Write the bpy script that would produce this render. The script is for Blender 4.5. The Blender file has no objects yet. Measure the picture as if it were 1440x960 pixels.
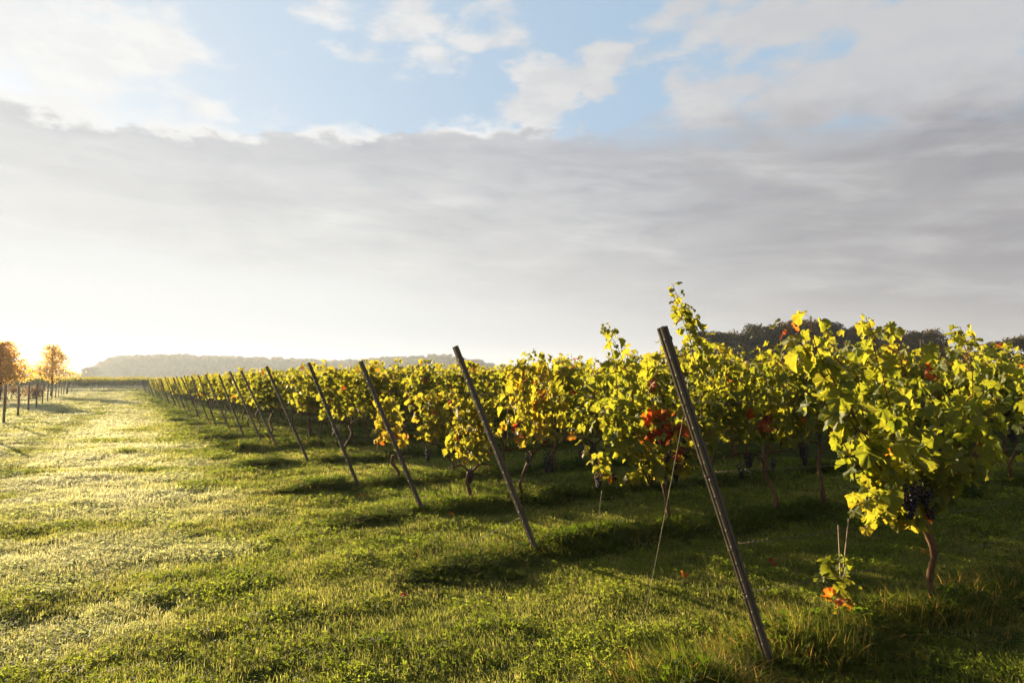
import bpy, math, random
import numpy as np
from mathutils import Vector, Matrix, noise as mnoise

R = math.radians
scene = bpy.context.scene
COL = scene.collection
rng = np.random.default_rng(7)
random.seed(7)

# ------------------------------------------------------------------ camera
CAM_H = 1.6
F = 960.0 / 1440.0
PITCH = math.atan(58.0 / 960.0)
cam_d = bpy.data.cameras.new('camera'); cam = bpy.data.objects.new('camera', cam_d); COL.objects.link(cam)
cam_d.sensor_width = 36.0; cam_d.lens = 24.0
cam_d.clip_start = 0.05; cam_d.clip_end = 6000
cam.location = (0, 0, CAM_H); cam.rotation_euler = (math.pi / 2 + PITCH, 0, 0)
scene.camera = cam

# ------------------------------------------------------------------ light
SUN_AZ = R(-43.0)            # to the side of the viewing direction
SUN_EL = R(9.5)
SUN_STRENGTH = 5.0
EXPOSURE = 2.08
scene.view_settings.view_transform = 'Standard'
scene.view_settings.look = 'None'
scene.view_settings.gamma = 1.0
scene.view_settings.use_curve_mapping = False
scene.view_settings.exposure = EXPOSURE
sun_dir = Vector((math.sin(SUN_AZ) * math.cos(SUN_EL), math.cos(SUN_AZ) * math.cos(SUN_EL), math.sin(SUN_EL)))
sl = bpy.data.lights.new('sun', 'SUN'); sl.energy = SUN_STRENGTH; sl.angle = R(0.6); sl.color = (1.0, 0.79, 0.46)
sun = bpy.data.objects.new('sun', sl); COL.objects.link(sun)
sun.rotation_euler = sun_dir.to_track_quat('Z', 'Y').to_euler(); sun.location = (0, 0, 60)

cy = scene.cycles
cy.max_bounces = 8; cy.diffuse_bounces = 4; cy.glossy_bounces = 2; cy.transmission_bounces = 6
cy.transparent_max_bounces = 6; cy.volume_bounces = 0
cy.sample_clamp_indirect = 4.0
cy.use_denoising = True
try:
    cy.denoiser = 'OPENIMAGEDENOISE'; cy.denoising_input_passes = 'RGB_ALBEDO_NORMAL'
except Exception:
    pass
cy.caustics_reflective = False; cy.caustics_refractive = False

# pixel of the photograph (1440 x 960) -> world
cP, sP = math.cos(PITCH), math.sin(PITCH)
def ray(px, py):
    x = (px - 720) / 960.0; yv = (480 - py) / 960.0
    return np.array([x, cP - sP * yv, sP + cP * yv])
def ground(px, py, z=0.0):
    d = ray(px, py); s = (z - CAM_H) / d[2]
    return np.array([d[0] * s, d[1] * s])
def at_depth(px, py, D):
    d = ray(px, py); s = D / d[1]
    return np.array([d[0] * s, D, CAM_H + d[2] * s])
def azel(px, py):
    d = ray(px, py); d = d / np.linalg.norm(d)
    return math.atan2(d[0], d[1]), math.asin(d[2])

# ------------------------------------------------------------------ node helpers
class NT:
    def __init__(self, tree):
        self.t = tree; self.n = tree.nodes; self.l = tree.links
    def node(self, typ, **kw):
        n = self.n.new(typ)
        for k, v in kw.items(): setattr(n, k, v)
        return n
    def put(self, sock, v):
        if v is None: return
        if isinstance(v, bpy.types.NodeSocket): self.l.new(v, sock)
        else: sock.default_value = v
    def math(self, op, a, b=None, c=None, clamp=False):
        n = self.node('ShaderNodeMath', operation=op); n.use_clamp = clamp
        self.put(n.inputs[0], a)
        if b is not None: self.put(n.inputs[1], b)
        if c is not None: self.put(n.inputs[2], c)
        return n.outputs[0]
    def smooth(self, x, lo, hi):
        n = self.node('ShaderNodeMapRange'); n.interpolation_type = 'SMOOTHSTEP'
        self.put(n.inputs[0], x); self.put(n.inputs[1], lo); self.put(n.inputs[2], hi)
        n.inputs[3].default_value = 0; n.inputs[4].default_value = 1
        return n.outputs[0]
    def lin(self, x, lo, hi, a=0.0, b=1.0):
        n = self.node('ShaderNodeMapRange'); n.clamp = True
        self.put(n.inputs[0], x); self.put(n.inputs[1], lo); self.put(n.inputs[2], hi)
        n.inputs[3].default_value = a; n.inputs[4].default_value = b
        return n.outputs[0]
    def mix(self, f, a, b, blend='MIX'):
        n = self.node('ShaderNodeMix', data_type='RGBA', blend_type=blend)
        self.put(n.inputs[0], f)
        for s, v in ((n.inputs[6], a), (n.inputs[7], b)):
            if not isinstance(v, bpy.types.NodeSocket): v = tuple(v) + ((1,) if len(v) == 3 else ())
            self.put(s, v)
        return n.outputs[2]
    def ramp(self, x, stops, interp='LINEAR'):
        n = self.node('ShaderNodeValToRGB'); cr = n.color_ramp; cr.interpolation = interp
        while len(cr.elements) < len(stops): cr.elements.new(0.5)
        for e, (p, c) in zip(cr.elements, stops):
            e.position = p
            e.color = (c, c, c, 1) if isinstance(c, (int, float)) else tuple(c) + (1,)
        self.put(n.inputs[0], x)
        return n.outputs[0]
    def noise(self, vec, scale, detail=4, rough=0.5, dist=0.0):
        n = self.node('ShaderNodeTexNoise'); n.noise_dimensions = '3D'
        if vec is not None: self.l.new(vec, n.inputs['Vector'])
        n.inputs['Scale'].default_value = scale; n.inputs['Detail'].default_value = detail
        n.inputs['Roughness'].default_value = rough; n.inputs['Distortion'].default_value = dist
        return n.outputs[0]
    def vec(self, x, y, z):
        n = self.node('ShaderNodeCombineXYZ')
        for i, v in enumerate((x, y, z)): self.put(n.inputs[i], v)
        return n.outputs[0]
    def bump(self, h, strength, dist=0.01):
        n = self.node('ShaderNodeBump'); n.inputs['Strength'].default_value = strength
        n.inputs['Distance'].default_value = dist; self.l.new(h, n.inputs['Height'])
        return n.outputs[0]

# ------------------------------------------------------------------ sky
world = bpy.data.worlds.new('World'); scene.world = world; world.use_nodes = True
def build_sky():
    w = NT(world.node_tree); w.n.clear()
    out = w.node('ShaderNodeOutputWorld'); bg = w.node('ShaderNodeBackground')
    bg.inputs['Strength'].default_value = 0.1
    w.l.new(bg.outputs[0], out.inputs[0])
    sky = w.node('ShaderNodeTexSky', sky_type='NISHITA'); sky.sun_disc = False
    sky.sun_elevation = SUN_EL; sky.sun_rotation = SUN_AZ
    sky.air_density = 1.0; sky.dust_density = 1.5; sky.ozone_density = 1.5
    tc = w.node('ShaderNodeTexCoord'); sep = w.node('ShaderNodeSeparateXYZ'); w.l.new(tc.outputs['Generated'], sep.inputs[0])
    x, y, z = sep.outputs
    az = w.math('ARCTAN2', x, y); el = w.math('ARCSINE', z)
    zc = w.math('MAXIMUM', z, 0.0)
    den = w.math('ADD', zc, 0.10)
    cp = w.vec(w.math('DIVIDE', x, den), w.math('DIVIDE', y, den), 0.0)      # the cloud layer seen in perspective
    K = 10.0 / (2 ** EXPOSURE)                                               # radiance 1 = white on the picture
    def c(r, g, b): return (r * K, g * K, b * K)
    # wobble of the cloud edges
    sv = w.vec(w.math('MULTIPLY', az, 1.0), w.math('MULTIPLY', el, 2.2), 0.0)
    wob = w.math('SUBTRACT', w.noise(sv, 5.0, 6, 0.55), 0.5)
    wobf = w.math('SUBTRACT', w.noise(sv, 16.0, 6, 0.62), 0.5)
    fine = w.noise(cp, 1.7, 8, 0.58, 0.2)
    puff = w.noise(sv, 9.0, 9, 0.56, 0.1)
    # clear air: pale blue, whiter towards the sun
    tow = w.math('MULTIPLY_ADD', az, -1.0, 0.0)
    left = w.smooth(az, 0.25, -0.75)
    nis = w.mix(1.0, sky.outputs[0], (1.3 * K / 10, 1.3 * K / 10, 1.45 * K / 10), 'MULTIPLY')
    blue = w.mix(0.72, nis, c(0.50, 0.68, 0.86))
    blue = w.mix(w.math('MULTIPLY', left, 0.45), blue, c(0.80, 0.86, 0.90))
    # white broken clouds, their outlines torn by two sizes of turbulence
    def warp(scale, seed, amp, det=5):
        v = w.node('ShaderNodeVectorMath', operation='ADD'); w.l.new(sv, v.inputs[0]); v.inputs[1].default_value = (seed, seed * 1.7, seed * .6)
        return w.math('MULTIPLY', w.math('SUBTRACT', w.noise(v.outputs[0], scale, det, 0.6), 0.5), amp)
    azw = w.math('ADD', az, w.math('ADD', warp(5.0, 3.0, 0.22), warp(17.0, 5.0, 0.07, 7)))
    elw = w.math('ADD', el, w.math('ADD', warp(5.0, 9.0, 0.12), warp(17.0, 12.0, 0.045, 7)))
    blobs = [(60, 45, .19, .085, 1.0), (150, 75, .10, .05, .7), (255, 140, .085, .045, .75), (330, 170, .05, .018, .6), (225, 25, .06, .05, .55), (460, 15, .07, .04, .65),
             (600, 50, .075, .05, .75), (690, 25, .07, .05, .7), (775, 130, .075, .055, 1.1), (850, 100, .05, .045, .95), (720, 100, .03, .02, .6), (380, 40, .05, .03, .4), (520, 45, .06, .03, .55), (650, 95, .05, .025, .6), (560, -30, .2, .05, .5),
             (950, 40, .10, .06, .75), (1100, 30, .16, .07, .95), (1300, 60, .2, .12, 1.1), (1000, 130, .09, .04, .85), (1200, 130, .16, .06, .9)]
    cov = None
    for (px, py, sx, sy, am) in blobs:
        a0, e0 = azel(px, py)
        dx = w.math('DIVIDE', w.math('SUBTRACT', azw, a0), sx); dy = w.math('DIVIDE', w.math('SUBTRACT', elw, e0), sy)
        r2 = w.math('ADD', w.math('MULTIPLY', dx, dx), w.math('MULTIPLY', dy, dy))
        g = w.math('MULTIPLY', w.math('EXPONENT', w.math('MULTIPLY', r2, -1.0)), am)
        cov = g if cov is None else w.math('MAXIMUM', cov, g)
    behind = w.smooth(w.math('ABSOLUTE', az), 0.75, 1.1)
    cov = w.math('MAXIMUM', cov, w.math('MULTIPLY', behind, 0.6))
    hi = w.smooth(el, 0.55, 0.8); cov = w.math('MAXIMUM', cov, w.math('MULTIPLY', hi, 0.5))
    cum = w.math('ADD', cov, w.math('MULTIPLY', w.math('SUBTRACT', puff, 0.5), 1.9))
    cum = w.math('ADD', cum, w.math('MULTIPLY', wobf, 0.5))
    cumm = w.smooth(cum, 0.30, 0.80)
    wcol = w.mix(w.smooth(az, -0.45, 0.55), c(0.90, 0.90, 0.885), c(0.60, 0.595, 0.60))
    wcol = w.mix(w.math('MULTIPLY', w.smooth(w.noise(sv, 13.0, 8, 0.62), 0.60, 0.40), 0.42), wcol, w.mix(left, c(0.53, 0.545, 0.59), c(0.76, 0.78, 0.82)))
    col = w.mix(w.math('MULTIPLY', cumm, 0.93), blue, wcol)
    # the wide grey deck
    A0, A1, EM = -0.75, 0.75, 0.62
    def edge(pts):
        s = []
        for px, py in pts:
            a, e = azel(px, py); s.append(((a - A0) / (A1 - A0), max(0.0, e) / EM))
        return s
    am = w.lin(az, A0, A1)
    top = w.math('MULTIPLY', w.ramp(am, edge([(0, 132), (70, 150), (130, 165), (230, 172), (300, 180), (370, 196), (450, 195), (520, 186), (620, 182), (715, 188), (760, 178), (840, 165), (930, 150), (1050, 120), (1200, 90), (1440, 70)]), 'B_SPLINE'), EM)
    bot = w.math('MULTIPLY', w.ramp(am, edge([(0, 335), (150, 352), (330, 375), (520, 408), (720, 440), (900, 468), (1100, 500), (1440, 520)]), 'B_SPLINE'), EM)
    wt = w.math('ADD', w.math('MULTIPLY', wob, 0.085), w.math('MULTIPLY', wobf, 0.075))
    dt = w.math('ADD', w.math('SUBTRACT', top, el), wt)
    softR = w.lin(az, 0.02, 0.3, 0.008, 0.09)
    tm = w.smooth(dt, 0.0, softR)
    strk = w.vec(w.math('MULTIPLY', az, 1.6), w.math('MULTIPLY_ADD', az, 0.9, w.math('MULTIPLY', el, 9.0)), 0.0)
    st = w.noise(strk, 3.0, 6, 0.55, 0.4)
    st2 = w.noise(strk, 8.0, 5, 0.6)
    db = w.math('ADD', w.math('SUBTRACT', el, bot), w.math('ADD', w.math('MULTIPLY', w.math('SUBTRACT', st, 0.5), 0.10), w.math('MULTIPLY', wob, 0.03)))
    bm = w.smooth(db, w.lin(az, -0.5, 0.3, -0.012, -0.05), w.lin(az, -0.5, 0.3, 0.030, 0.09))
    deck = w.math('MULTIPLY', tm, bm)
    side = w.lin(az, -0.65, 0.62)
    dcol = w.ramp(side, [(0.0, (0.67, 0.675, 0.68)), (0.35, (0.61, 0.62, 0.63)), (0.62, (0.51, 0.52, 0.545)), (0.85, (0.41, 0.405, 0.425)), (1.0, (0.345, 0.34, 0.365))])
    dcol = w.mix(1.0, dcol, (K, K, K), 'MULTIPLY')
    dcol = w.mix(w.math('MULTIPLY', w.smooth(st, 0.46, 0.70), w.lin(az, -0.6, 0.5, 0.55, 0.30)), dcol, c(0.80, 0.80, 0.79))
    dcol = w.mix(w.math('MULTIPLY', w.smooth(st2, 0.52, 0.36), w.lin(az, -0.6, 0.5, 0.45, 0.25)), dcol, w.mix(left, c(0.40, 0.42, 0.47), c(0.60, 0.65, 0.69)))
    big = w.noise(sv, 3.2, 5, 0.55, 0.3)
    mott = w.noise(w.vec(w.math('MULTIPLY', az, 1.0), w.math('MULTIPLY', el, 4.0), 3.7), 6.5, 6, 0.6, 0.5)
    mv = w.lin(mott, 0.30, 0.70, 0.84, 1.13)
    dcol = w.mix(1.0, dcol, w.vec(mv, mv, w.math('MULTIPLY_ADD', mv, 0.8, 0.2)), 'MULTIPLY')
    dcol = w.mix(w.math('MULTIPLY', w.smooth(big, 0.42, 0.62), 0.30), dcol, w.mix(w.smooth(az, -0.3, 0.5), c(0.74, 0.735, 0.73), c(0.47, 0.455, 0.465)))
    dcol = w.mix(w.math('MULTIPLY', w.smooth(db, 0.20, 0.0), 0.40), dcol, w.mix(w.smooth(az, -0.3, 0.6), c(0.78, 0.79, 0.79), c(0.54, 0.53, 0.52)))
    dcol = w.mix(w.math('MULTIPLY', w.smooth(dt, 0.11, 0.01), 0.38), dcol, w.mix(left, c(0.45, 0.46, 0.52), c(0.50, 0.525, 0.57)))
    # bright air below the deck
    low = w.smooth(w.math('SUBTRACT', bot, el), -0.10, 0.05)
    lowc = w.mix(w.smooth(az, -0.35, 0.6), w.mix(w.smooth(el, 0.03, 0.13), c(0.62, 0.66, 0.72), c(0.76, 0.78, 0.80)), c(0.58, 0.57, 0.575))
    lowm = w.math('MULTIPLY', w.smooth(el, 0.30, 0.17), 1.0)
    col = w.mix(lowm, col, lowc)
    col = w.mix(w.math('MULTIPLY', deck, 0.96), col, dcol)
    # lit rim along the top of the deck
    rim = w.math('MULTIPLY', w.smooth(dt, -0.022, 0.004), w.smooth(dt, 0.018, 0.004))
    rim = w.math('MULTIPLY', rim, w.math('MULTIPLY', w.smooth(az, 0.12, -0.05), w.smooth(puff, 0.40, 0.55)))
    col = w.mix(w.math('MULTIPLY', rim, 0.85), col, c(0.88, 0.88, 0.87))
    # brightness round the sun, which stands outside the frame
    nrm = w.node('ShaderNodeVectorMath', operation='DOT_PRODUCT'); w.l.new(tc.outputs['Generated'], nrm.inputs[0]); nrm.inputs[1].default_value = sun_dir
    gl = w.math('POWER', w.math('MAXIMUM', nrm.outputs['Value'], 0.0), 14.0)
    col = w.mix(w.math('MULTIPLY', gl, 0.06), col, c(0.98, 0.96, 0.92))
    # the sky is darker overhead and away from the sun
    away = w.math('MAXIMUM', w.smooth(w.math('ABSOLUTE', w.math('ADD', az, 0.2)), 1.05, 1.9), w.math('MULTIPLY', w.smooth(el, 0.62, 1.0), 0.9))
    col = w.mix(away, col, w.mix(1.0, col, (0.88, 0.84, 0.80), 'MULTIPLY'))
    dn = w.smooth(z, -0.02, -0.12)
    col = w.mix(dn, col, c(0.06, 0.06, 0.03))
    w.l.new(col, bg.inputs['Color'])
    world.cycles.sampling_method = 'MANUAL'; world.cycles.sample_map_resolution = 512
build_sky()

# ------------------------------------------------------------------ materials
def new_mat(name):
    m = bpy.data.materials.new(name); m.use_nodes = True
    t = NT(m.node_tree); t.n.clear()
    out = t.node('ShaderNodeOutputMaterial')
    return m, t, out
def principled(t, color, rough=0.6, spec=0.3, metal=0.0, normal=None):
    p = t.node('ShaderNodeBsdfPrincipled')
    if not isinstance(color, bpy.types.NodeSocket): color = tuple(color) + (1,)
    t.put(p.inputs['Base Color'], color); t.put(p.inputs['Roughness'], rough)
    p.inputs['Specular IOR Level'].default_value = spec; t.put(p.inputs['Metallic'], metal)
    if normal is not None: t.l.new(normal, p.inputs['Normal'])
    return p
def leaf_shader(t, out, cref, ctrans, fac=0.5, rough=0.45, spec=0.35, normal=None):
    p = principled(t, cref, rough, spec, 0, normal)
    tr = t.node('ShaderNodeBsdfTranslucent'); t.put(tr.inputs['Color'], ctrans)
    if normal is not None: t.l.new(normal, tr.inputs['Normal'])
    mx = t.node('ShaderNodeMixShader'); t.put(mx.inputs[0], fac)
    t.l.new(p.outputs[0], mx.inputs[1]); t.l.new(tr.outputs[0], mx.inputs[2])
    t.l.new(mx.outputs[0], out.inputs[0])
def attr(t, name, typ='GEOMETRY'):
    a = t.node('ShaderNodeAttribute'); a.attribute_name = name; a.attribute_type = typ
    return a

def mat_vine_leaf():
    m, t, out = new_mat('vine_leaf')
    hue = attr(t, 'hue').outputs['Fac']; edge = attr(t, 'edge').outputs['Fac']
    oi = t.node('ShaderNodeObjectInfo')
    pos = t.node('ShaderNodeTexCoord').outputs['Object']
    nz = t.noise(pos, 28, 3, 0.6)
    h = t.math('ADD', hue, t.math('MULTIPLY', t.math('SUBTRACT', oi.outputs['Random'], 0.5), 0.12))
    h = t.math('ADD', h, t.math('MULTIPLY', t.math('SUBTRACT', nz, 0.5), 0.16))
    h = t.math('ADD', h, t.math('MULTIPLY', t.math('SUBTRACT', edge, 0.5), 0.10))
    cr = t.ramp(h, [(0.0, (0.022, 0.042, 0.008)), (0.30, (0.055, 0.080, 0.011)), (0.52, (0.095, 0.105, 0.013)), (0.69, (0.21, 0.15, 0.016)), (0.8, (0.26, 0.07, 0.012)), (0.92, (0.22, 0.018, 0.009)), (1.0, (0.12, 0.025, 0.012))])
    ct = t.ramp(h, [(0.0, (0.15, 0.20, 0.013)), (0.30, (0.31, 0.325, 0.022)), (0.52, (0.41, 0.365, 0.026)), (0.69, (0.54, 0.37, 0.024)), (0.8, (0.62, 0.17, 0.018)), (0.92, (0.54, 0.045, 0.016)), (1.0, (0.15, 0.03, 0.012))])
    lx = attr(t, 'lx').outputs['Fac']; ly = attr(t, 'ly').outputs['Fac']
    an = t.math('ARCTAN2', lx, t.math('ADD', ly, 0.02)); rr = t.math('SQRT', t.math('ADD', t.math('MULTIPLY', lx, lx), t.math('MULTIPLY', ly, ly)))
    fr = t.math('ABSOLUTE', t.math('SUBTRACT', t.math('FRACT', t.math('ADD', t.math('DIVIDE', an, 0.80), 0.5)), 0.5))
    vd = t.math('MULTIPLY', t.math('MULTIPLY', fr, 0.80), rr)
    vein = t.math('MULTIPLY', t.smooth(vd, 0.030, 0.008), 0.55)
    cr = t.mix(vein, cr, (0.13, 0.14, 0.04)); ct = t.mix(vein, ct, (0.26, 0.24, 0.02))
    spot = t.math('MULTIPLY', t.smooth(t.noise(pos, 42, 4, 0.65), 0.60, 0.70), t.smooth(edge, 0.2, 1.0))
    spot = t.math('MULTIPLY', spot, 0.55)
    cr = t.mix(spot, cr, (0.11, 0.05, 0.018)); ct = t.mix(spot, ct, (0.16, 0.06, 0.012))
    b = t.bump(t.math('ADD', t.noise(pos, 60, 2), t.math('MULTIPLY', vein, -1.0)), 0.45, 0.004)
    leaf_shader(t, out, cr, ct, 0.55, 0.5, 0.22, b)
    return m
def mat_simple_leaf(name, cref, ctrans, var=0.3, scale=1.2, fac=0.45):
    m, t, out = new_mat(name)
    pos = t.node('ShaderNodeTexCoord').outputs['Object']
    oi = t.node('ShaderNodeObjectInfo')
    f = t.math('MULTIPLY', t.noise(pos, scale, 4), 1.0)
    f2 = t.math('ADD', f, t.math('MULTIPLY', t.math('SUBTRACT', oi.outputs['Random'], 0.5), 0.5))
    lo = tuple(c * (1 - var) for c in cref[0]); 
    cr = t.ramp(f2, [(0.3, cref[0]), (0.7, cref[1])]); ct = t.ramp(f2, [(0.3, ctrans[0]), (0.7, ctrans[1])])
    leaf_shader(t, out, cr, ct, fac, 0.55, 0.25)
    return m
def mat_bark(name, c0, c1, scale=30):
    m, t, out = new_mat(name)
    pos = t.node('ShaderNodeTexCoord').outputs['Object']
    mp = t.node('ShaderNodeMapping'); mp.inputs['Scale'].default_value = (1, 1, 0.18); t.l.new(pos, mp.inputs[0])
    n = t.noise(mp.outputs[0], scale, 6, 0.65, 0.6)
    col = t.ramp(n, [(0.3, c0), (0.7, c1)])
    p = principled(t, col, 0.85, 0.15, 0, t.bump(n, 0.8, 0.012)); t.l.new(p.outputs[0], out.inputs[0])
    return m
def mat_grass(name, c_dark, c_lit, c_dry, tr_gain=2.2, dew_sheen=0.25):
    m, t, out = new_mat(name)
    tint = attr(t, 'tint', 'INSTANCER').outputs['Fac']
    dry = attr(t, 'dry').outputs['Fac']; up = attr(t, 'up').outputs['Fac']
    oi = t.node('ShaderNodeObjectInfo')
    f = t.math('ADD', t.math('MULTIPLY', t.math('MINIMUM', tint, 1.0), 0.8), t.math('MULTIPLY', oi.outputs['Random'], 0.2))
    leafy = attr(t, 'leafy').outputs['Fac']
    base = t.mix(f, c_dark, c_lit)
    base = t.mix(leafy, base, t.mix(1.0, base, (0.78, 0.92, 0.45), 'MULTIPLY'))
    base = t.mix(t.lin(tint, 1.0, 2.0, 0.0, 1.0), base, (0.265, 0.270, 0.235))  # high tint: the bright sheen on dewy blades, painted as a pale colour
    base = t.mix(t.math('MULTIPLY', dry, 1.0), base, c_dry)
    tr = t.mix(1.0, base, (tr_gain * 1.05, tr_gain, tr_gain * 0.7), 'MULTIPLY')
    p = principled(t, base, 0.6, 0.10)
    trn = t.node('ShaderNodeBsdfTranslucent'); t.l.new(tr, trn.inputs['Color'])
    mx = t.node('ShaderNodeMixShader'); mx.inputs[0].default_value = 0.62
    t.l.new(p.outputs[0], mx.inputs[1]); t.l.new(trn.outputs[0], mx.inputs[2])
    t.l.new(mx.outputs[0], out.inputs[0])
    return m
def mat_ground():
    m, t, out = new_mat('lawn_ground')
    pos = t.node('ShaderNodeNewGeometry').outputs['Position']
    n1 = t.noise(pos, 0.5, 5); n2 = t.noise(pos, 9, 6, 0.7); n3 = t.noise(pos, 60, 3)
    c = t.ramp(t.math('ADD', t.math('MULTIPLY', n1, 0.5), t.math('MULTIPLY', n2, 0.5)), [(0.35, (0.020, 0.028, 0.008)), (0.55, (0.040, 0.052, 0.014)), (0.75, (0.075, 0.080, 0.028))])
    b = t.bump(t.math('ADD', n2, t.math('MULTIPLY', n3, 0.5)), 1.0, 0.05)
    p = principled(t, c, 1.0, 0.0, 0, b); t.l.new(p.outputs[0], out.inputs[0])
    return m
def mat_post(name, c0, c1, metal=0.0, rough=0.6):
    m, t, out = new_mat(name)
    pos = t.node('ShaderNodeTexCoord').outputs['Object']
    mp = t.node('ShaderNodeMapping'); mp.inputs['Scale'].default_value = (1, 1, 0.06); t.l.new(pos, mp.inputs[0])
    n = t.noise(mp.outputs[0], 55, 5, 0.65); n2 = t.noise(pos, 14, 4, 0.6)
    f = t.math('ADD', t.math('MULTIPLY', n, 0.6), t.math('MULTIPLY', n2, 0.4))
    col = t.ramp(f, [(0.32, c0), (0.68, c1)])
    oi = t.node('ShaderNodeObjectInfo'); rv = t.math('MULTIPLY_ADD', oi.outputs['Random'], 0.6, 0.75)
    col = t.mix(1.0, col, t.vec(rv, rv, rv), 'MULTIPLY')
    p = principled(t, col, t.lin(n2, 0.3, 0.7, rough - 0.15, rough + 0.15), 0.35, metal, t.bump(n, 0.35, 0.006)); t.l.new(p.outputs[0], out.inputs[0])
    return m
def mat_plain(name, c, rough=0.5, metal=0.0, spec=0.4, vary=0.25, scale=20):
    m, t, out = new_mat(name)
    pos = t.node('ShaderNodeTexCoord').outputs['Object']
    n = t.noise(pos, scale, 4)
    col = t.ramp(n, [(0.3, tuple(v * (1 - vary) for v in c)), (0.7, tuple(min(1, v * (1 + vary)) for v in c))])
    p = principled(t, col, rough, spec, metal); t.l.new(p.outputs[0], out.inputs[0])
    return m

M = {}
M['vine_leaf'] = mat_vine_leaf()
M['vine_bark'] = mat_bark('vine_bark', (0.045, 0.025, 0.014), (0.16, 0.085, 0.045), 45)
M['cane'] = mat_bark('vine_cane', (0.13, 0.045, 0.018), (0.24, 0.10, 0.035), 60)
M['grape'] = mat_plain('grape_skin', (0.016, 0.010, 0.020), 0.5, 0, 0.25, 0.5, 90)
M['steel_post'] = mat_post('weathered_steel_post', (0.060, 0.046, 0.034), (0.135, 0.108, 0.080), 0.0, 0.6)
M['wire'] = mat_plain('galvanised_wire', (0.10, 0.082, 0.062), 0.7, 0.0, 0.2, 0.3)
M['string'] = mat_plain('pale_guy_wire', (0.32, 0.29, 0.22), 0.6, 0.1, 0.3, 0.2)
M['fence_wood'] = mat_post('fence_wood', (0.16, 0.11, 0.07), (0.30, 0.22, 0.14), 0, 0.75)
M['tree_bark'] = mat_bark('tree_bark', (0.03, 0.022, 0.016), (0.10, 0.075, 0.05), 6)
M['maple'] = mat_simple_leaf('autumn_maple_leaf', [(0.34, 0.20, 0.05), (0.42, 0.28, 0.08)], [(0.72, 0.44, 0.09), (0.80, 0.56, 0.13)], 0.3, 1.0, 0.68)
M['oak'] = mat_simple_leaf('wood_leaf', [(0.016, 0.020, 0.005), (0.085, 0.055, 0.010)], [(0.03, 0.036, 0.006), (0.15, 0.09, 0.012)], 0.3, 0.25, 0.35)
M['bush'] = mat_simple_leaf('bush_leaf', [(0.10, 0.06, 0.045), (0.16, 0.10, 0.06)], [(0.2, 0.10, 0.06), (0.28, 0.17, 0.08)], 0.3, 1.5)
M['ground'] = mat_ground()
M['lawn'] = mat_grass('lawn_blade', (0.038, 0.056, 0.008), (0.142, 0.148, 0.042), (0.24, 0.20, 0.10), 3.1)
M['weed'] = mat_grass('tall_weed_blade', (0.024, 0.044, 0.005), (0.066, 0.086, 0.013), (0.24, 0.16, 0.05), 2.3)
M['fallen'] = mat_simple_leaf('fallen_red_leaf', [(0.28, 0.025, 0.012), (0.33, 0.09, 0.02)], [(0.4, 0.04, 0.02), (0.5, 0.15, 0.03)], 0.2, 9)

# ------------------------------------------------------------------ mesh helpers
class MB:
    """Collects geometry for ONE mesh; attributes are per point."""
    def __init__(self): self.v = []; self.f = []; self.n = 0; self.at = {}
    def add(self, verts, faces, **at):
        verts = np.asarray(verts, float); o = self.n
        self.v.append(verts); self.f.extend([tuple(i + o for i in q) for q in faces])
        self.n += len(verts)
        for k, val in at.items():
            self.at.setdefault(k, []).append(np.broadcast_to(np.asarray(val, float), (len(verts),)))
        return self
    def mesh(self, name, mat, smooth=True):
        me = bpy.data.meshes.new(name)
        V = np.concatenate(self.v) if self.v else np.zeros((0, 3))
        me.from_pydata(V.tolist(), [], self.f)
        for k, lst in self.at.items():
            a = me.attributes.new(k, 'FLOAT', 'POINT'); a.data.foreach_set('value', np.concatenate(lst).astype(np.float32))
        if smooth and len(me.polygons): me.polygons.foreach_set('use_smooth', np.ones(len(me.polygons), bool))
        me.materials.append(mat); me.update()
        return me
    def build(self, name, mat, parent=None, smooth=True):
        return link(name, self.mesh(name, mat, smooth), parent)
def link(name, data, parent=None):
    o = bpy.data.objects.new(name, data); COL.objects.link(o)
    if parent is not None: o.parent = parent
    return o
def tag(o, label=None, cat=None, group=None, kind=None):
    for k, v in (('label', label), ('category', cat), ('group', group), ('kind', kind)):
        if v: o[k] = v
    return o
def frame_of(d):
    d = d / (np.linalg.norm(d) + 1e-9)
    a = np.array([0, 0, 1.0]) if abs(d[2]) < 0.9 else np.array([1.0, 0, 0])
    s = np.cross(d, a); s /= np.linalg.norm(s) + 1e-9
    return d, s, np.cross(s, d)
def tube(mb, pts, rad, n=6, jitter=0.0, cap=True, **at):
    pts = np.asarray(pts, float); k = len(pts)
    rad = np.broadcast_to(np.asarray(rad, float), (k,))
    V = []; prev = None
    for i in range(k):
        d = pts[min(i + 1, k - 1)] - pts[max(i - 1, 0)]
        d, s, b = frame_of(d)
        if prev is not None:
            s = prev - d * np.dot(prev, d); s /= np.linalg.norm(s) + 1e-9; b = np.cross(d, s)
        prev = s
        for j in range(n):
            a = 2 * math.pi * j / n; r = rad[i] * (1 + jitter * (random.random() - 0.5))
            V.append(pts[i] + (s * math.cos(a) + b * math.sin(a)) * r)
    Fc = [(i * n + j, i * n + (j + 1) % n, (i + 1) * n + (j + 1) % n, (i + 1) * n + j) for i in range(k - 1) for j in range(n)]
    if cap: Fc += [tuple(range(n - 1, -1, -1)), tuple((k - 1) * n + j for j in range(n))]
    mb.add(V, Fc, **at)
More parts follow.
